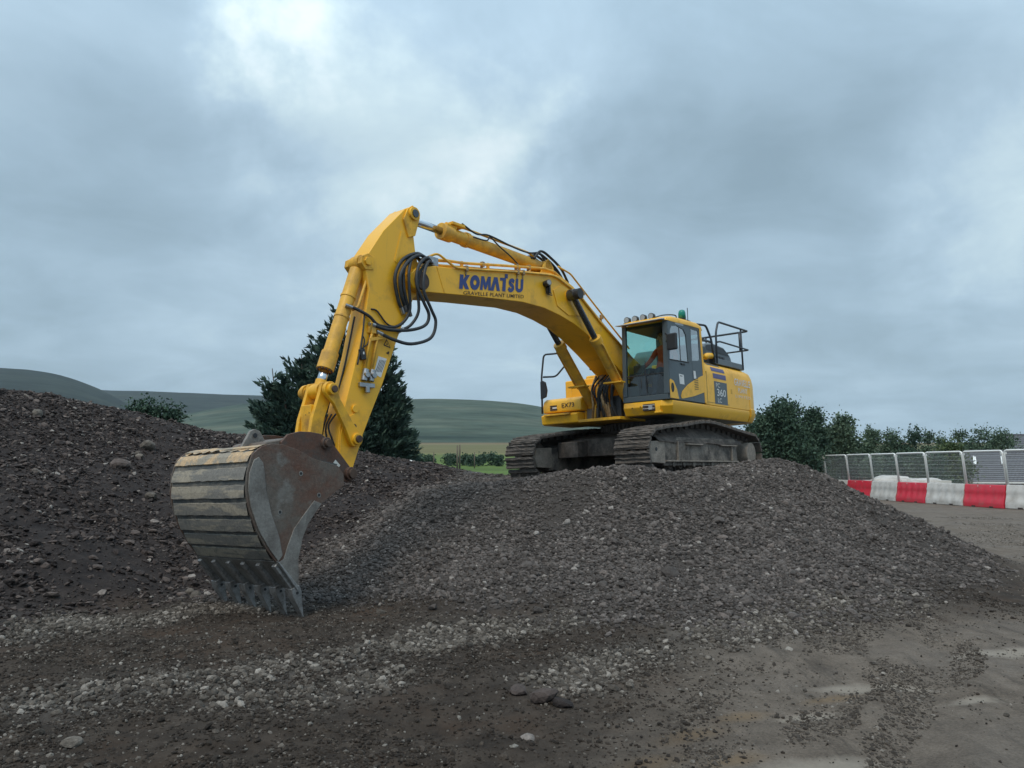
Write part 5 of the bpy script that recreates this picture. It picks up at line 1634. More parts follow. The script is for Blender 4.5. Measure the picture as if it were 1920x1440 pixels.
# inside: seat, console, levers
c = MB(); c.prism([(.75, 1.86), (.78, 1.95), (.70, 2.0), (.30, 1.98), (.22, 2.02), (.08, 2.62), (-.02, 2.60), (.08, 1.95), (.12, 1.84)], .80, 1.24); c.bx(.12, .02, .88, 1.16, 2.62, 2.80); c.bx(.62, .15, .86, 1.18, 1.52, 1.86)
c.build("driver_seat", M["seat"], ex, bevel=.03, seg=3).location = (.20, -.06, 0)
c = MB(); c.bx(.80, .20, .60, .74, 1.86, 1.96); c.bx(.80, .20, 1.29, 1.41, 1.86, 1.96); c.bx(1.33, 1.0, .60, .80, 1.52, 1.98); c.bx(1.20, 1.12, .62, .86, 2.0, 2.16)
c.build("console", M["black"], ex, bevel=.015)
c = MB()
for y in (.67, 1.35):
    c.tube([(.72, y, 1.95), (.75, y, 2.06), (.78, y, 2.16)], .016, 8); c.cyl((.775, y, 2.13), (.795, y, 2.21), .028, 10)
for y in (.93, 1.07):
    c.tube([(1.16, y, 1.52), (1.18, y, 1.80), (1.10, y, 2.02)], .014, 8)
c.build("control_lever", M["black"], ex, smooth=True).location = (.20, -.04, 0)

# ------------------------------------------------------------------ driver: one continuous body, seated in the cab
ml = Matrix.LocRotScale(ex.location, ex.rotation_euler, (1, 1, 1))


def skin_person():
    V = [  # x, y, z, radius
        (.34, 1.02, 2.06, .15), (.30, 1.02, 2.24, .14), (.29, 1.02, 2.42, .155), (.30, 1.02, 2.55, .10), (.32, 1.02, 2.62, .055), (.35, 1.02, 2.68, .07), (.365, 1.02, 2.77, .092), (.355, 1.02, 2.86, .07),
        (.30, 1.20, 2.52, .07), (.36, 1.30, 2.34, .052), (.56, 1.335, 2.18, .043), (.69, 1.345, 2.16, .036), (.77, 1.35, 2.17, .034),
        (.30, .84, 2.52, .07), (.36, .74, 2.34, .052), (.56, .69, 2.18, .043), (.69, .68, 2.16, .036), (.77, .67, 2.17, .034),
        (.44, 1.12, 2.04, .095), (.82, 1.14, 2.06, .072), (.98, 1.14, 1.78, .055), (1.00, 1.14, 1.60, .045), (1.10, 1.14, 1.555, .04),
        (.44, .92, 2.04, .095), (.82, .90, 2.06, .072), (.98, .90, 1.78, .055), (1.00, .90, 1.60, .045), (1.10, .90, 1.555, .04)]
    E = [(0, 1), (1, 2), (2, 3), (3, 4), (4, 5), (5, 6), (6, 7), (3, 8), (8, 9), (9, 10), (10, 11), (11, 12), (3, 13), (13, 14), (14, 15), (15, 16), (16, 17), (0, 18), (18, 19), (19, 20), (20, 21), (21, 22), (0, 23), (23, 24), (24, 25), (25, 26), (26, 27)]
    for hand, s in ((12, 1), (17, -1)):                 # five fingers closing on the lever
        x, y, z, _ = V[hand]
        for k, (l, dz) in enumerate(((.050, .045), (.056, .022), (.052, 0), (.042, -.02))):
            i = len(V)
            V.append((x + .03, y + s * .028, z + dz * .8, .011)); V.append((x + .03 + l * .5, y + s * .012, z + dz, .010)); V.append((x + .02 + l * .3, y - s * .022, z + dz, .009))
            E.extend([(hand, i), (i, i + 1), (i + 1, i + 2)])
        i = len(V)
        V.append((x + .015, y - s * .03, z + .03, .012)); V.append((x + .055, y - s * .022, z + .055, .010))
        E.extend([(hand, i), (i, i + 1)])
    me = bpy.data.meshes.new("person")
    me.from_pydata([v[:3] for v in V], E, [])
    o = bpy.data.objects.new("person", me); COL.objects.link(o)
    md = o.modifiers.new("skin", "SKIN"); md.use_smooth_shade = True
    for i, v in enumerate(V):
        me.skin_vertices[0].data[i].radius = (v[3], v[3])
    me.skin_vertices[0].data[0].use_root = True
    o.modifiers.new("sub", "SUBSURF").levels = 1
    bpy.context.view_layer.update()
    dg = bpy.context.evaluated_depsgraph_get()
    m2 = bpy.data.meshes.new_from_object(o.evaluated_get(dg))
    bpy.data.objects.remove(o)
    for k in ("orange", "navy", "skin"):
        m2.materials.append(M[k])
    for p in m2.polygons:
        c = p.center
        p.use_smooth = True
        if c.z > 2.615 or (c.x > .68 and abs(c.y - 1.02) > .25 and c.z > 1.95):
            p.material_index = 2
        elif c.z < 2.13 and (c.x > .36 or c.z < 2.0) and abs(c.y - 1.02) < .27:
            p.material_index = 1
    return m2


me_p = skin_person()
person = bpy.data.objects.new("person", me_p); COL.objects.link(person)
person.matrix_world = ml @ Matrix.Translation((.20, -.06, 0))
tag(person, "driver in orange hi-vis jacket sitting at the levers inside the excavator cab", "person")
c = MB()
for y in (.985, 1.055):
    c.sweep([(.43, y, 2.785), (.452, y, 2.785), (.458, y, 2.785)], [.012, .012, .004], 8)
c.sweep([(.44, 1.02, 2.79), (.475, 1.02, 2.755), (.455, 1.02, 2.745)], [.010, .016, .010], 8)
c.sweep([(.447, .995, 2.715), (.455, 1.02, 2.715), (.447, 1.045, 2.715)], .007, 6)
for y in (.925, 1.115):
    c.sweep([(.365, y, 2.80), (.36, y, 2.765), (.37, y, 2.74)], [.012, .018, .010], 8)
c.build("face_features", M["skin"], person, smooth=True)
bm = bmesh.new(); bmesh.ops.create_icosphere(bm, subdivisions=3, radius=.1)
for v in bm.verts:
    v.co = Vector((v.co.x * 1.08 + .350, v.co.y * .98 + 1.02, max(v.co.z * 1.05 + 2.835, 2.80 if v.co.x > .02 else 2.74)))
hme = bpy.data.meshes.new("hair"); bm.to_mesh(hme); bm.free()
link("hair", hme, M["hair"], person, smooth=True)


# ------------------------------------------------------------------ hills
def ridge_hill(name, table, d0, d1, z0, mat, label, back=1.35, seed=0.0):
    """a hill given by the skyline it shows: azimuth (as slope x/y) -> elevation slope at distance d1"""
    nx, ny = 240, 46
    ax = np.linspace(table[0][0], table[-1][0], nx)
    rz = np.interp(ax, [t[0] for t in table], [t[1] for t in table])
    ker = np.ones(7) / 7
    rz = np.convolve(np.pad(rz, 3, mode="edge"), ker, "valid")
    tt = np.concatenate([np.linspace(0, 1, ny - 10), np.linspace(1.02, back, 10)])
    AX, TT = np.meshgrid(ax, tt)
    RZ = np.broadcast_to(rz, AX.shape)
    D = d0 + (d1 - d0) * TT
    top = 1.65 + RZ * d1
    prof = np.where(TT <= 1, np.clip(TT, 0, 1) ** 1.05, 1 + (TT - 1) * 0.2)
    Z = z0 + (top - z0) * prof
    X, Y = AX * D, D
    Z = Z + 0.012 * (top - z0) * fbm(X, Y, 120 + seed, 5, 0.6) * np.clip(TT * 4, 0, 1)
    me = grid_mesh(name, X, Y, Z)
    return tag(link(name, me, mat), label, None, None, "structure")


def hill_material(name, a, b, c):
    m, nt, bs = new_mat(name)
    n = tnoise(nt, 0.011, 9, 0.7, stretch=(0.5, 1.3, 4))
    f = tnoise(nt, 0.05, 6, 0.7, stretch=(0.5, 1, 2))
    col = tramp(nt, n, [(0.32, a), (0.5, b), (0.68, c)])
    col = tmix(nt, 1.0, col, tramp(nt, f, [(0.3, 0.6), (0.7, 1.4)]), "MULTIPLY")
    nt.links.new(col, bs.inputs["Base Color"])
    bs.inputs["Roughness"].default_value = 1.0
    bs.inputs["Specular IOR Level"].default_value = 0.1
    return m


F_ = 1442.0
sl_ = lambda px, py: ((px - 960) / F_, (875.8 - py) / F_)
HG = hill_material("moorland_green", (0.028, 0.046, 0.038), (0.060, 0.084, 0.064), (0.105, 0.118, 0.086))
HD = hill_material("dark_heather_moor", (0.013, 0.021, 0.022), (0.024, 0.035, 0.033), (0.042, 0.054, 0.044))
ridge_hill("moorland_hill", [sl_(*q) for q in ((-500, 866), (0, 850), (180, 818), (300, 790), (390, 768), (480, 754), (640, 752), (750, 750), (790, 747), (900, 750), (950, 753), (1000, 759), (1040, 768), (1100, 783), (1200, 803), (1320, 818), (1500, 838), (1700, 850), (2000, 862), (2500, 868))], 460, 900, 14, HG, "broad green moorland hillside behind the excavator")
ridge_hill("far_ridge", [sl_(*q) for q in ((-700, 720), (-200, 715), (0, 722), (195, 732), (260, 733), (330, 736), (470, 741), (640, 745), (800, 752))], 900, 1750, 18, HD, "flat topped far ridge behind the conifer", seed=60)
ridge_hill("left_hill", [sl_(*q) for q in ((-1600, 640), (-700, 655), (-200, 672), (0, 690), (60, 694), (110, 703), (150, 716), (195, 734), (250, 765), (310, 800), (360, 820))], 420, 1150, 10, HD, "dark hill falling away at the left of the skyline", seed=30)


# ------------------------------------------------------------------ trees
def leaf_material(name, lo, mid, hi, scale=1.4):
    m, nt, b = new_mat(name)
    n = tnoise(nt, scale, 5, 0.65)
    c = tramp(nt, n, [(0.3, lo), (0.5, mid), (0.72, hi)])
    nt.links.new(c, b.inputs["Base Color"])
    b.inputs["Roughness"].default_value = 0.7
    b.inputs["Specular IOR Level"].default_value = 0.25
    return m


M["conifer"] = leaf_material("dark_conifer_foliage", (0.022, 0.048, 0.038), (0.046, 0.086, 0.064), (0.090, 0.136, 0.088), 1.2)
M["leaf_dark"] = leaf_material("dark_leaf", (0.022, 0.048, 0.032), (0.045, 0.085, 0.055), (0.080, 0.125, 0.072))
M["leaf_mid"] = leaf_material("mid_leaf", (0.048, 0.084, 0.056), (0.082, 0.128, 0.080), (0.13, 0.18, 0.105))
M["leaf_light"] = leaf_material("light_leaf", (0.040, 0.070, 0.026), (0.070, 0.105, 0.038), (0.11, 0.14, 0.055))
M["bark"] = plain("bark", (0.055, 0.042, 0.032), 0.9, 0, 0.35, 5, 0.6, 18)


def leaves_mesh(name, C, Dv, L, Wd, rng):
    """pointed leaf sprigs: 4-point blades at C along Dv"""
    n = len(C)
    rnd = rng.normal(size=(n, 3))
    S = np.cross(Dv, rnd); S /= np.linalg.norm(S, axis=1)[:, None] + 1e-9
    N = np.cross(S, Dv)
    a = C; b = C + Dv * (L * .45)[:, None] + S * Wd[:, None] + N * (L * .08)[:, None]
    c = C + Dv * L[:, None] - N * (L * .06)[:, None]; d = C + Dv * (L * .45)[:, None] - S * Wd[:, None] + N * (L * .08)[:, None]
    co = np.stack([a, b, c, d], 1).reshape(-1, 3)
    me = bpy.data.meshes.new(name)
    me.vertices.add(4 * n); me.vertices.foreach_set("co", co.astype(np.float32).ravel())
    me.loops.add(4 * n); me.loops.foreach_set("vertex_index", np.arange(4 * n, dtype=np.int32))
    me.polygons.add(n); me.polygons.foreach_set("loop_start", (np.arange(n) * 4).astype(np.int32))
    me.update(calc_edges=True)
    return me


def unit(v):
    return v / (np.linalg.norm(v, axis=1)[:, None] + 1e-9)


def conifer(name, base, cones, n, label):
    """cones: (dx, dy, z0, z1, radius) leaders of one clump"""
    rng = np.random.default_rng(3)
    root = empty(name, base)
    tag(root, label, "tree")
    t = MB()
    for dx, dy, z0, z1, r in cones:
        t.sweep([(dx * .4, dy * .4, -.3), (dx * .8, dy * .8, z1 * .35), (dx, dy, z1 * .97)], [r * .07, r * .05, .02], 8)
    t.build("trunk", M["bark"], root, smooth=True)
    Cs, Ds, Ls = [], [], []
    wsum = sum((c[3] - c[2]) * c[4] for c in cones)
    for dx, dy, z0, z1, r in cones:
        k = int(n * (z1 - z0) * r / wsum)
        # branches first, sprays along each branch: gives ragged plumes
        nb = max(40, k // 26)
        tb = 1 - np.sqrt(1 - rng.random(nb) * .985)
        az = rng.uniform(0, 2 * PI, nb)
        zb = z0 + (z1 - z0) * tb
        R = r * np.minimum(1, (1 - tb) ** .72 * 1.06) * rng.uniform(.72, 1.12, nb) + .12
        up = rng.uniform(.25, .75, nb) + tb * .5
        for i in range(nb):
            m = 26
            q = rng.beta(2.2, 1.0, m)
            rad = R[i] * q
            a = az[i] + rng.normal(0, .16, m) * (1.1 - q * .5)
            zz = zb[i] + rad * up[i] * .55 + rng.normal(0, .10, m) * (1.3 - q)
            Cs.append(np.c_[dx + rad * np.cos(a), dy + rad * np.sin(a), zz])
            dirv = np.c_[np.cos(a), np.sin(a), np.full(m, up[i])] + rng.normal(0, .38, (m, 3))
            Ds.append(unit(dirv)); Ls.append(rng.uniform(.16, .42, m))
    C = np.concatenate(Cs); Dv = np.concatenate(Ds); L = np.concatenate(Ls)
    k = C[:, 2] > .05
    me = leaves_mesh("crown", C[k], Dv[k], L[k], L[k] * .17, rng)
    link("crown", me, M["conifer"], root)
    return root


conifer("conifer", (-8.9, 38, height1(-8.9, 38) - .1), [(.55, 0, .2, 10.4, 2.7), (1.6, .4, .2, 9.9, 2.3), (-.55, .3, .2, 9.0, 2.4), (-1.6, 0, .2, 7.6, 2.2), (-3.1, .2, .2, 6.9, 1.5), (2.5, -.3, .2, 8.3, 1.7), (-2.4, -.3, .2, 6.4, 1.8), (3.1, .1, .2, 6.4, 1.3)], 70000,
        "tall dark conifer clump standing behind the excavator's arm")


def broadleaf(name, base, h, w, n, mat, label, group, seed, leaf=.17, lobes=9, trunk=True, airy=0.0):
    rng = np.random.default_rng(seed)
    root = empty(name, base)
    tag(root, label, "tree" if h > 2.6 else "bush", group)
    r_ = random.Random(seed)
    cent = []
    for k in range(lobes):
        a = r_.uniform(0, 2 * PI); q = r_.random() ** .6
        zt = r_.uniform(.25, .95)
        rr = w * (1 - abs(zt - .45) * 1.05) * .75
        cent.append((math.cos(a) * rr * q, math.sin(a) * rr * q, h * (.12 + .80 * zt), w * r_.uniform(.30, .48) * (1.15 - .55 * zt)))
    cent.append((0, 0, h * .5, w * .6)); cent.append((w * .12, 0, h * .86, w * .30)); cent.append((-w * .3, 0, h * .70, w * .36))
    if trunk:
        t = MB()
        t.sweep([(0, 0, -.3), (.05 * w, 0, h * .25), (0, .04 * w, h * .55), (0, 0, h * .85)], [w * .06 + .03, w * .05 + .02, w * .03 + .01, .015], 8)
        for (x, y, z, r) in cent[:-3]:
            t.sweep([(0, 0, z * .45), (x * .5, y * .5, z * .78), (x, y, z)], [w * .022 + .01, w * .014 + .008, .01], 6)
        t.build("trunk", M["bark"], root, smooth=True)
    Cs, Ds = [], []
    tot = sum(c[3] ** 2 for c in cent)
    for (x, y, z, r) in cent:
        k = int(n * r * r / tot)
        ntw = max(8, k // 14)
        d = unit(rng.normal(size=(ntw, 3)))
        rad = r * (.45 + .62 * rng.random(ntw) ** .6) * (1 + airy * rng.random(ntw) * .7)
        tw = np.c_[x + d[:, 0] * rad, y + d[:, 1] * rad, z + d[:, 2] * rad * .95]
        for i in range(ntw):                      # leaves in twig clusters leave gaps between
            m = 14
            sp_ = .13 * w ** .5 + .05
            Cs.append(tw[i] + rng.normal(0, sp_, (m, 3)) + d[i] * rng.uniform(-.25, .12, (m, 1)))
            Ds.append(unit(d[i] * .7 + rng.normal(0, .8, (m, 3)) + np.array([0, 0, .25])))
    C = np.concatenate(Cs); Dv = np.concatenate(Ds)
    k = C[:, 2] > .02
    L = rng.uniform(.6, 1.35, len(C)) * leaf
    me = leaves_mesh("crown", C[k], Dv[k], L[k], L[k] * .33, rng)
    link("crown", me, mat, root)
    return root


GT = "trees beyond the barriers"


def tree_at(px, topy, hw, D, n, mat, label, seed, **kw):
    x = (px - 960) / F_ * D
    zb = height1(x, D)
    ztop = 1.65 + (875.8 - topy) / F_ * D
    broadleaf("broadleaf_tree", (x, D, zb - .1), ztop - zb + .1, hw / F_ * D, n, mat, label, GT, seed, **kw)


tree_at(1462, 749, 72, 44, 19800, M["leaf_dark"], "big dark round tree right behind the excavator's tail", 1, lobes=13)
tree_at(1424, 769, 37, 47, 7200, M["leaf_dark"], "dark tree half hidden by the excavator's counterweight", 2)
tree_at(1524, 761, 37, 46, 9000, M["leaf_dark"], "pointed dark tree beside the big round tree", 3, lobes=8, airy=.4)
tree_at(1574, 774, 40, 48, 9000, M["leaf_mid"], "airy tree with a ragged top left of the small white house", 4, airy=.6)
tree_at(1632, 796, 32, 58, 7200, M["leaf_mid"], "first tree right of the small white house", 5, airy=.4)
tree_at(1668, 793, 37, 60, 8100, M["leaf_mid"], "second tree right of the small white house", 6)
tree_at(1708, 792, 35, 59, 8100, M["leaf_dark"], "third tree right of the small white house", 7)
tree_at(1737, 798, 25, 61, 5400, M["leaf_mid"], "thin tree at the right end of the middle clump", 8, airy=.5)
tree_at(1758, 803, 22, 63, 4500, M["leaf_mid"], "low airy tree in the dip between the two tree clumps", 9, airy=.6)
tree_at(1772, 823, 57, 52, 10800, M["leaf_light"], "pale green bushy tree in front of the right tree clump", 10)
tree_at(1799, 791, 22, 66, 3960, M["leaf_mid"], "thin spiky tree standing over the pale green bushy tree", 11, airy=.9, lobes=6)
tree_at(1834, 791, 37, 64, 8100, M["leaf_mid"], "tree at the middle of the right clump above the slate roof", 12, airy=.5)
tree_at(1872, 794, 40, 65, 8100, M["leaf_mid"], "rightmost tree of the right clump beside the far roof", 13, airy=.5)
tree_at(1950, 809, 50, 68, 8100, M["leaf_mid"], "tree beyond the right edge behind the far roof", 14, airy=.3)
GB = "bushes seen through the mesh fence"
for i, (px, ty, hw, D) in enumerate(((1545, 846, 26, 52), (1590, 850, 28, 51), (1632, 852, 26, 50), (1675, 850, 30, 50), (1715, 848, 28, 49), (1752, 846, 30, 48), (1440, 842, 50, 50), (1500, 845, 36, 53))):
    x = (px - 960) / F_ * D
    broadleaf("bush", (x, D, height1(x, D) - .1), 1.75 + (875.8 - ty) / F_ * D - height1(x, D), hw / F_ * D, 3200, M["leaf_dark"] if i % 2 else M["leaf_mid"],
              "bush number %s counted from the excavator in the row behind the mesh fence" % ("three four five six seven eight one two".split()[i]), GB, 40 + i, lobes=6, trunk=False, leaf=.15)
for i, (px, ty, D, w, lab) in enumerate(((262, 772, 18.5, .26, "left one of the small shrubs on the crest of the rubble heap"), (288, 774, 18.6, .30, "middle shrub on the crest of the rubble heap"), (320, 786, 18.8, .28, "right one of the small shrubs on the crest of the rubble heap"))):
    x = (px - 960) / F_ * D; z = height1(x, D)
    broadleaf("shrub", (x, D, z - .1), max(.5, 1.75 + (875.8 - ty) / F_ * D - z), w, 900, M["leaf_dark"], lab, "shrubs on the rubble heap", 60 + i, leaf=.075, lobes=5, trunk=False)
ORD = "first second third fourth fifth sixth seventh eighth ninth tenth".split()
for i, px in enumerate((748, 766, 790, 806, 848, 872, 884, 903, 922, 936)):
    D = 118 + (i % 3) * 2
    x = (px - 960) / F_ * D; z = height1(x, D)
    broadleaf("hedge_bush", (x, D, z - .2), 1.65 + (875.8 - 856 - (i * 7 % 4)) / F_ * D - z + .4, 1.1 + (i * 5 % 3) * .3, 500, M["leaf_dark"], ("%s dark bush from the left in the hedge line across the far field" % ORD[i]), "hedge bushes across the far field", 80 + i, leaf=.3, lobes=4, trunk=False)


# ------------------------------------------------------------------ barriers with mesh panels
M["red_plastic"] = paint("red_barrier_plastic", (0.66, 0.028, 0.055), (0.30, 0.13, 0.11), 0.48, 0.8, 0.45, 3)
M["white_plastic"] = paint("white_barrier_plastic", (0.62, 0.60, 0.57), (0.28, 0.24, 0.20), 0.42, 0.72, 0.5, 2.5)
M["white_metal"] = plain("white_fence_metal", (0.82, 0.82, 0.79), 0.45, 0, 0.06, 5, 0)
M["wire"] = plain("grey_wire", (0.62, 0.63, 0.62), 0.5, 0.2, 0.1, 5, 0)
POSTS = [(20.6, 28.8), (19.80, 31.0), (19.45, 33.2), (19.07, 35.5), (18.87, 37.8), (18.73, 40.2), (18.57, 42.7), (18.30, 45.1), (18.05, 47.4), (17.75, 49.7)]
COLS = "wrwrwrwrw"
WHICH = ["white barrier cut by the right edge", "nearest red barrier at the right", "white barrier between the two nearest red ones", "second red barrier from the right",
         "white barrier left of the second red one", "red barrier half hidden by the stone heap", "white barrier low behind the stone heap", "far red barrier behind the stone heap", "farthest white barrier behind the stone heap"]


def barrier_profile():
    return [(.0, .24), (.02, .26), (.14, .26), (.22, .255), (.34, .20), (.44, .165), (.58, .135), (.66, .15), (.74, .115), (.90, .105), (.93, .085)]


def make_barrier(a, b, mat, label):
    a, b = Vector(a), Vector(b)
    L = (b - a).length * .985
    root = empty("traffic_barrier", (*((a + b) / 2), 0)); root.rotation_euler.z = math.atan2(b.y - a.y, b.x - a.x)
    root.location.z = height1(root.location.x, root.location.y)
    tag(root, label, "barrier", "barriers along the haul road")
    pr = barrier_profile()
    nx = 29
    vs, fs = [], []
    for i in range(nx):
        t = i / (nx - 1)
        x = -L / 2 + L * t
        scal = .012 * math.cos(t * 2 * PI * 5)
        endt = 1 - .10 * max(0, 1 - min(t, 1 - t) / .03)
        loop = [(w * endt + (scal if .3 < z < .75 else 0), z + (scal * .8 if .3 < z < .75 else 0)) for z, w in pr]
        loop = [(-w, z) for w, z in loop] + [(w, z) for w, z in reversed(loop)]
        vs += [(x, w, z) for w, z in loop]
    n = len(pr) * 2
    for i in range(nx - 1):
        for k in range(n):
            p, q = i * n + k, i * n + (k + 1) % n
            fs.append((p, q, q + n, p + n))
    fs += [tuple(range(n)), tuple(reversed(range((nx - 1) * n, nx * n)))]
    m = MB(); m.add(vs, fs); m.build("body", mat, root, bevel=.012)
    for s in (-1, 1):
        for t in (-.22, .22):
            m = MB(); m.bx(L * t - .10, L * t + .10, s * .20, s * .268, .0, .07); m.build("fork_slot", M["print"], root)
            m = MB(); m.cyl((L * t * .7, s * .10, .87), (L * t * .7, s * .118, .87), .02, 10); m.build("plug", M["white"], root)
    return root


def make_panel(a, b, label, h=1.40, lean=.085):
    a, b = Vector(a), Vector(b)
    L = (b - a).length * .97
    root = empty("mesh_panel", (*((a + b) / 2), 0)); ang = math.atan2(b.y - a.y, b.x - a.x)
    root.rotation_euler = (-lean, 0, ang)
    root.rotation_euler = (Matrix.Rotation(ang, 3, "Z") @ Matrix.Rotation(-lean, 3, "X")).to_euler()
    root.location.z = height1(root.location.x, root.location.y) + .915
    tag(root, label, "fence panel", "mesh panels on the barriers")
    m = MB(); m.sweep(bent([(-L / 2, 0, -.12), (-L / 2, 0, h), (L / 2, 0, h), (L / 2, 0, -.12)], .14, 5), .036, 8); m.build("frame", M["white_metal"], root, smooth=True)
    m = MB()
    nv = int(L / .055)
    for i in range(1, nv):
        x = -L / 2 + L * i / nv
        m.bx(x - .0017, x + .0017, -.0017, .0017, .02, h - .015)
    for k in range(9):
        z = .03 + (h - .08) * k / 8
        m.bx(-L / 2, L / 2, .003, .011, z - .004, z + .004)
    m.build("wire_mesh", M["wire"], root)
    for s in (-1, 1):
        m = MB(); m.bx(s * (L / 2 - .11), s * (L / 2 - .02), -.004, .016, h - .16, h - .05); m.build("corner_plate", M["white_metal"], root)
    return root


for i in range(len(POSTS) - 1):
    make_barrier(POSTS[i], POSTS[i + 1], M["red_plastic"] if COLS[i] == "r" else M["white_plastic"], WHICH[i])
    make_panel(POSTS[i], POSTS[i + 1], "mesh panel standing on the " + WHICH[i])

# ------------------------------------------------------------------ low white stack behind the barriers
rt = empty("wrapped_stack", (22.6, 44.5, height1(22.6, 44.5))); rt.rotation_euler.z = -.25
tag(rt, "long low stack under white sheeting behind the barriers", "stack")
nx, ny = 50, 16
TX, TA = np.meshgrid(np.linspace(-2.3, 2.3, nx), np.linspace(0, PI, ny))
edge = np.clip(1 - (np.abs(TX) / 2.3) ** 8, 0.02, 1)
YY = -np.sign(np.cos(TA)) * np.abs(np.cos(TA)) ** .5 * .7
ZZ = np.sin(TA) ** .45 * edge * (1.05 + .10 * fbm(TX, TA, .6, 4) + .10 * (TX < .1))
link("sheeting", grid_mesh("sheeting", TX, YY, ZZ), M["white_plastic"], rt)
m = MB(); m.bx(-2.2, 2.2, -.6, .6, 0, .9); m.build("load", M["pale"], rt)

# ------------------------------------------------------------------ houses
M["slate"] = paint("grey_slate", (0.085, 0.080, 0.088), (0.05, 0.05, 0.045), 0.5, 0.85, 0.6, 1.2)
M["render_white"] = paint("pale_render", (0.55, 0.54, 0.51), (0.3, 0.28, 0.25), 0.55, 0.85, 0.8, 1.0)
M["brick"] = paint("red_brown_brick", (0.20, 0.11, 0.085), (0.10, 0.07, 0.06), 0.5, 0.8, 0.85, 2.0)
M["pane"] = plain("window_pane", (0.06, 0.07, 0.08), 0.08, 0, 0.1, 3, 0)


def house(loc, rz, L, Wd, eave, ridge, wall, label, win=3, hip=0.0, over=.35, flash=False, tile_rows=12):
    r = empty("house", loc, rz)
    tag(r, label, "house")
    m = MB(); m.bx(-L / 2, L / 2, -Wd / 2, Wd / 2, 0, eave)
    if not hip:
        for s in (-1, 1):
            m.prism([(-Wd / 2, eave), (Wd / 2, eave), (0, ridge - .12)], s * (L / 2 - .12), s * L / 2, axis=0)
    m.build("wall", wall, r)
    o = over
    # tile courses as real steps up each slope
    rf = MB()
    hx = L / 2 + o
    for s in (-1, 1):
        for k in range(tile_rows):
            t0, t1 = k / tile_rows, (k + 1.12) / tile_rows
            t1 = min(1, t1)
            y0, y1 = s * (Wd / 2 + o) * (1 - t0), s * (Wd / 2 + o) * (1 - t1)
            z0, z1 = eave - .05 + (ridge - eave + .05) * t0, eave - .05 + (ridge - eave + .05) * t1
            x0, x1 = hx - hip * t0, hx - hip * t1
            up = .05
            vs = [(-x0, y0, z0 + up), (x0, y0, z0 + up), (x1, y1, z1 + .012), (-x1, y1, z1 + .012), (-x0, y0, z0 - .02), (x0, y0, z0 - .02), (x1, y1, z1 - .05), (-x1, y1, z1 - .05)]
            rf.add(vs, [(0, 1, 2, 3), (7, 6, 5, 4), (0, 4, 5, 1), (1, 5, 6, 2), (2, 6, 7, 3), (3, 7, 4, 0)])
    if hip:
        for s in (-1, 1):
            rf.add([(s * hx, -(Wd / 2 + o), eave - .05), (s * hx, Wd / 2 + o, eave - .05), (s * (hx - hip), 0, ridge + .01)], [(0, 1, 2)])
    roof_ = rf.build("roof", M["slate"], r)
    g = MB()
    for s in (-1, 1):
        g.bx(-hx, hx, s * (Wd / 2 + o) - .06, s * (Wd / 2 + o) + .06, eave - .16, eave - .05)
    g.build("gutter", M["white_metal"], roof_)
    g = MB(); g.cyl((-hx + hip, 0, ridge + .03), (hx - hip, 0, ridge + .03), .09, 10); g.build("ridge_tile", M["slate"], roof_)
    for s in (-1, 1):
        for k in range(win):
            x = -L / 2 + L * (k + .5) / win
            w = MB(); w.bx(x - .55, x + .55, s * Wd / 2, s * (Wd / 2 + .05), eave - 1.6, eave - .4); wo = w.build("window", M["white_metal"], r)
            w = MB(); w.bx(x - .48, x - .03, s * (Wd / 2 + .02), s * (Wd / 2 + .06), eave - 1.52, eave - .48); w.bx(x + .03, x + .48, s * (Wd / 2 + .02), s * (Wd / 2 + .06), eave - 1.52, eave - .48); w.build("pane", M["pane"], wo)
    if flash:
        for x in (-4.4, -2.5, -.6):
            t0, t1 = .52, .78
            q = lambda t, x_: (x_, -(Wd / 2 + o) * (1 - t), eave - .05 + (ridge - eave + .05) * t + .09)
            w = MB(); a_, b_2 = q(t0, x), q(t1, x + .55)
            w.add([(a_[0], a_[1], a_[2]), (a_[0] + .16, a_[1], a_[2]), (b_2[0] + .16, b_2[1], b_2[2]), (b_2[0], b_2[1], b_2[2])], [(0, 1, 2, 3)])
            w.sweep([a_, b_2], .06, 6)
            w.build("roof_flashing", M["white_metal"], roof_)
    return r


zz = height1(36, 56)
house((35.6, 57, zz), -.10, 15, 8.5, .70 - zz, 2.80 - zz, M["brick"], "slate roofed bungalow seen through the mesh panels at the right edge", 4, hip=3.6, flash=True, tile_rows=16)
zz = height1(56, 80)
house((57.5, 82, zz), .2, 13, 8, 2.2 - zz, 5.0 - zz, M["render_white"], "far grey roof at the right edge beyond the trees", 3)
zz = height1(41, 90)
house((40.8, 90, zz), 1.25, 7, 5, 2.7 - zz, 4.2 - zz, M["render_white"], "small pale house showing between two trees above the fence", 2)

# ------------------------------------------------------------------ poles, posts and pipes in the field
M["wood"] = plain("weathered_wood", (0.13, 0.105, 0.08), 0.9, 0, 0.3, 3, 0.3)


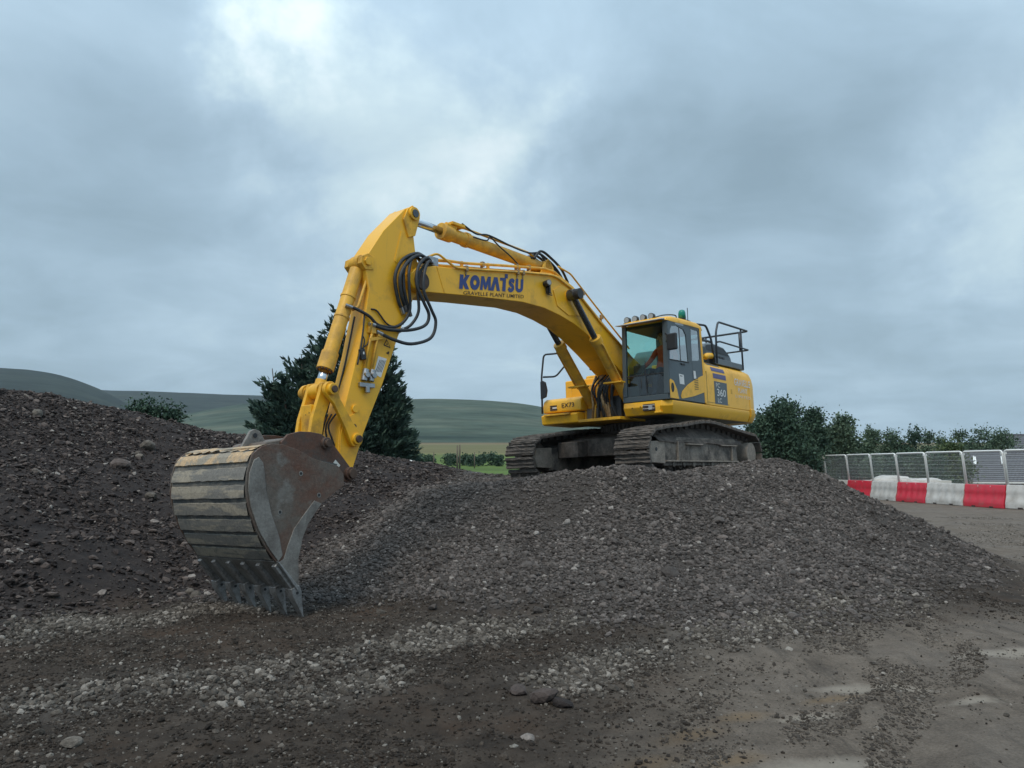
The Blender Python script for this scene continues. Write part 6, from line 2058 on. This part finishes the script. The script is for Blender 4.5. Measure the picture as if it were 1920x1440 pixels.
def pole(px, topy, D, r, label, name="wooden_pole", cat="pole"):
    x = (px - 960) / F_ * D; z = height1(x, D)
    h = 1.65 + (875.8 - topy) / F_ * D - z
    ro = empty(name, (x, D, z)); tag(ro, label, cat, "poles and posts in the far field")
    m = MB(); m.sweep([(0, 0, -.3), (0, 0, h * .5), (0, 0, h)], [r, r * .92, r * .8], 8); m.build("shaft", M["wood"], ro, smooth=True)
    m = MB(); m.sweep([(0, 0, h), (0, 0, h + .06)], [r * .85, r * .3], 8); m.build("cap", M["wood"], ro)


pole(858, 836, 105, .13, "left pole of the pair standing in the field")
pole(862.5, 835, 105.5, .13, "right pole of the pair standing in the field")
pole(814, 849, 108, .08, "short post in the field left of the pole pair", "field_post", "post")
pole(890, 849, 110, .08, "short post in the field right of the pole pair", "field_post", "post")


def bent_pipe(px, py, dirx, reach, D, label, rise=.35):
    x = (px - 960) / F_ * D
    z = height1(x, D)
    h = 1.65 + (875.8 - py) / F_ * D - z
    ro = empty("bent_pipe", (x, D, z)); tag(ro, label, "pipe", "white bent pipes")
    m = MB(); m.tube([(0, 0, -.2), (0, 0, h * .7), (dirx * .06, 0, h * .94), (dirx * reach * .4, 0, h * 1.01), (dirx * reach, 0, h * .97)], .045, 8); m.build("tube", M["white_metal"], ro, smooth=True)
    m = MB(); m.cyl((0, 0, -.05), (0, 0, .15), .07, 10); m.build("socket", M["white_metal"], ro)


bent_pipe(753, 865, -1, .55, 34, "white pipe bending left, left one of the pair beside the conifer")
bent_pipe(757, 865, 1, .55, 34, "white pipe bending right, right one of the pair beside the conifer")
bent_pipe(1020, 827, -1, 1.1, 46, "tall white bent pipe showing above the far crawler track")

# ------------------------------------------------------------------ moist air over the valley
HAZE = True
if HAZE:
    m = MB(); m.bx(-1500, 1500, -60, 2500, -6, 230)
    hz = m.build("haze", None)
    hm_ = bpy.data.materials.new("moist_air"); hm_.use_nodes = True
    hn = hm_.node_tree; hn.nodes.clear()
    pv = hn.nodes.new("ShaderNodeVolumePrincipled")
    pv.inputs["Color"].default_value = (0.82, 0.92, 1.0, 1)
    pv.inputs["Density"].default_value = 0.00010
    pv.inputs["Anisotropy"].default_value = 0.2
    ho = hn.nodes.new("ShaderNodeOutputMaterial"); hn.links.new(pv.outputs[0], ho.inputs["Volume"])
    hz.data.materials.clear(); hz.data.materials.append(hm_)
    tag(hz, "thin grey blue haze lying over the fields and hills", "haze", None, "stuff")
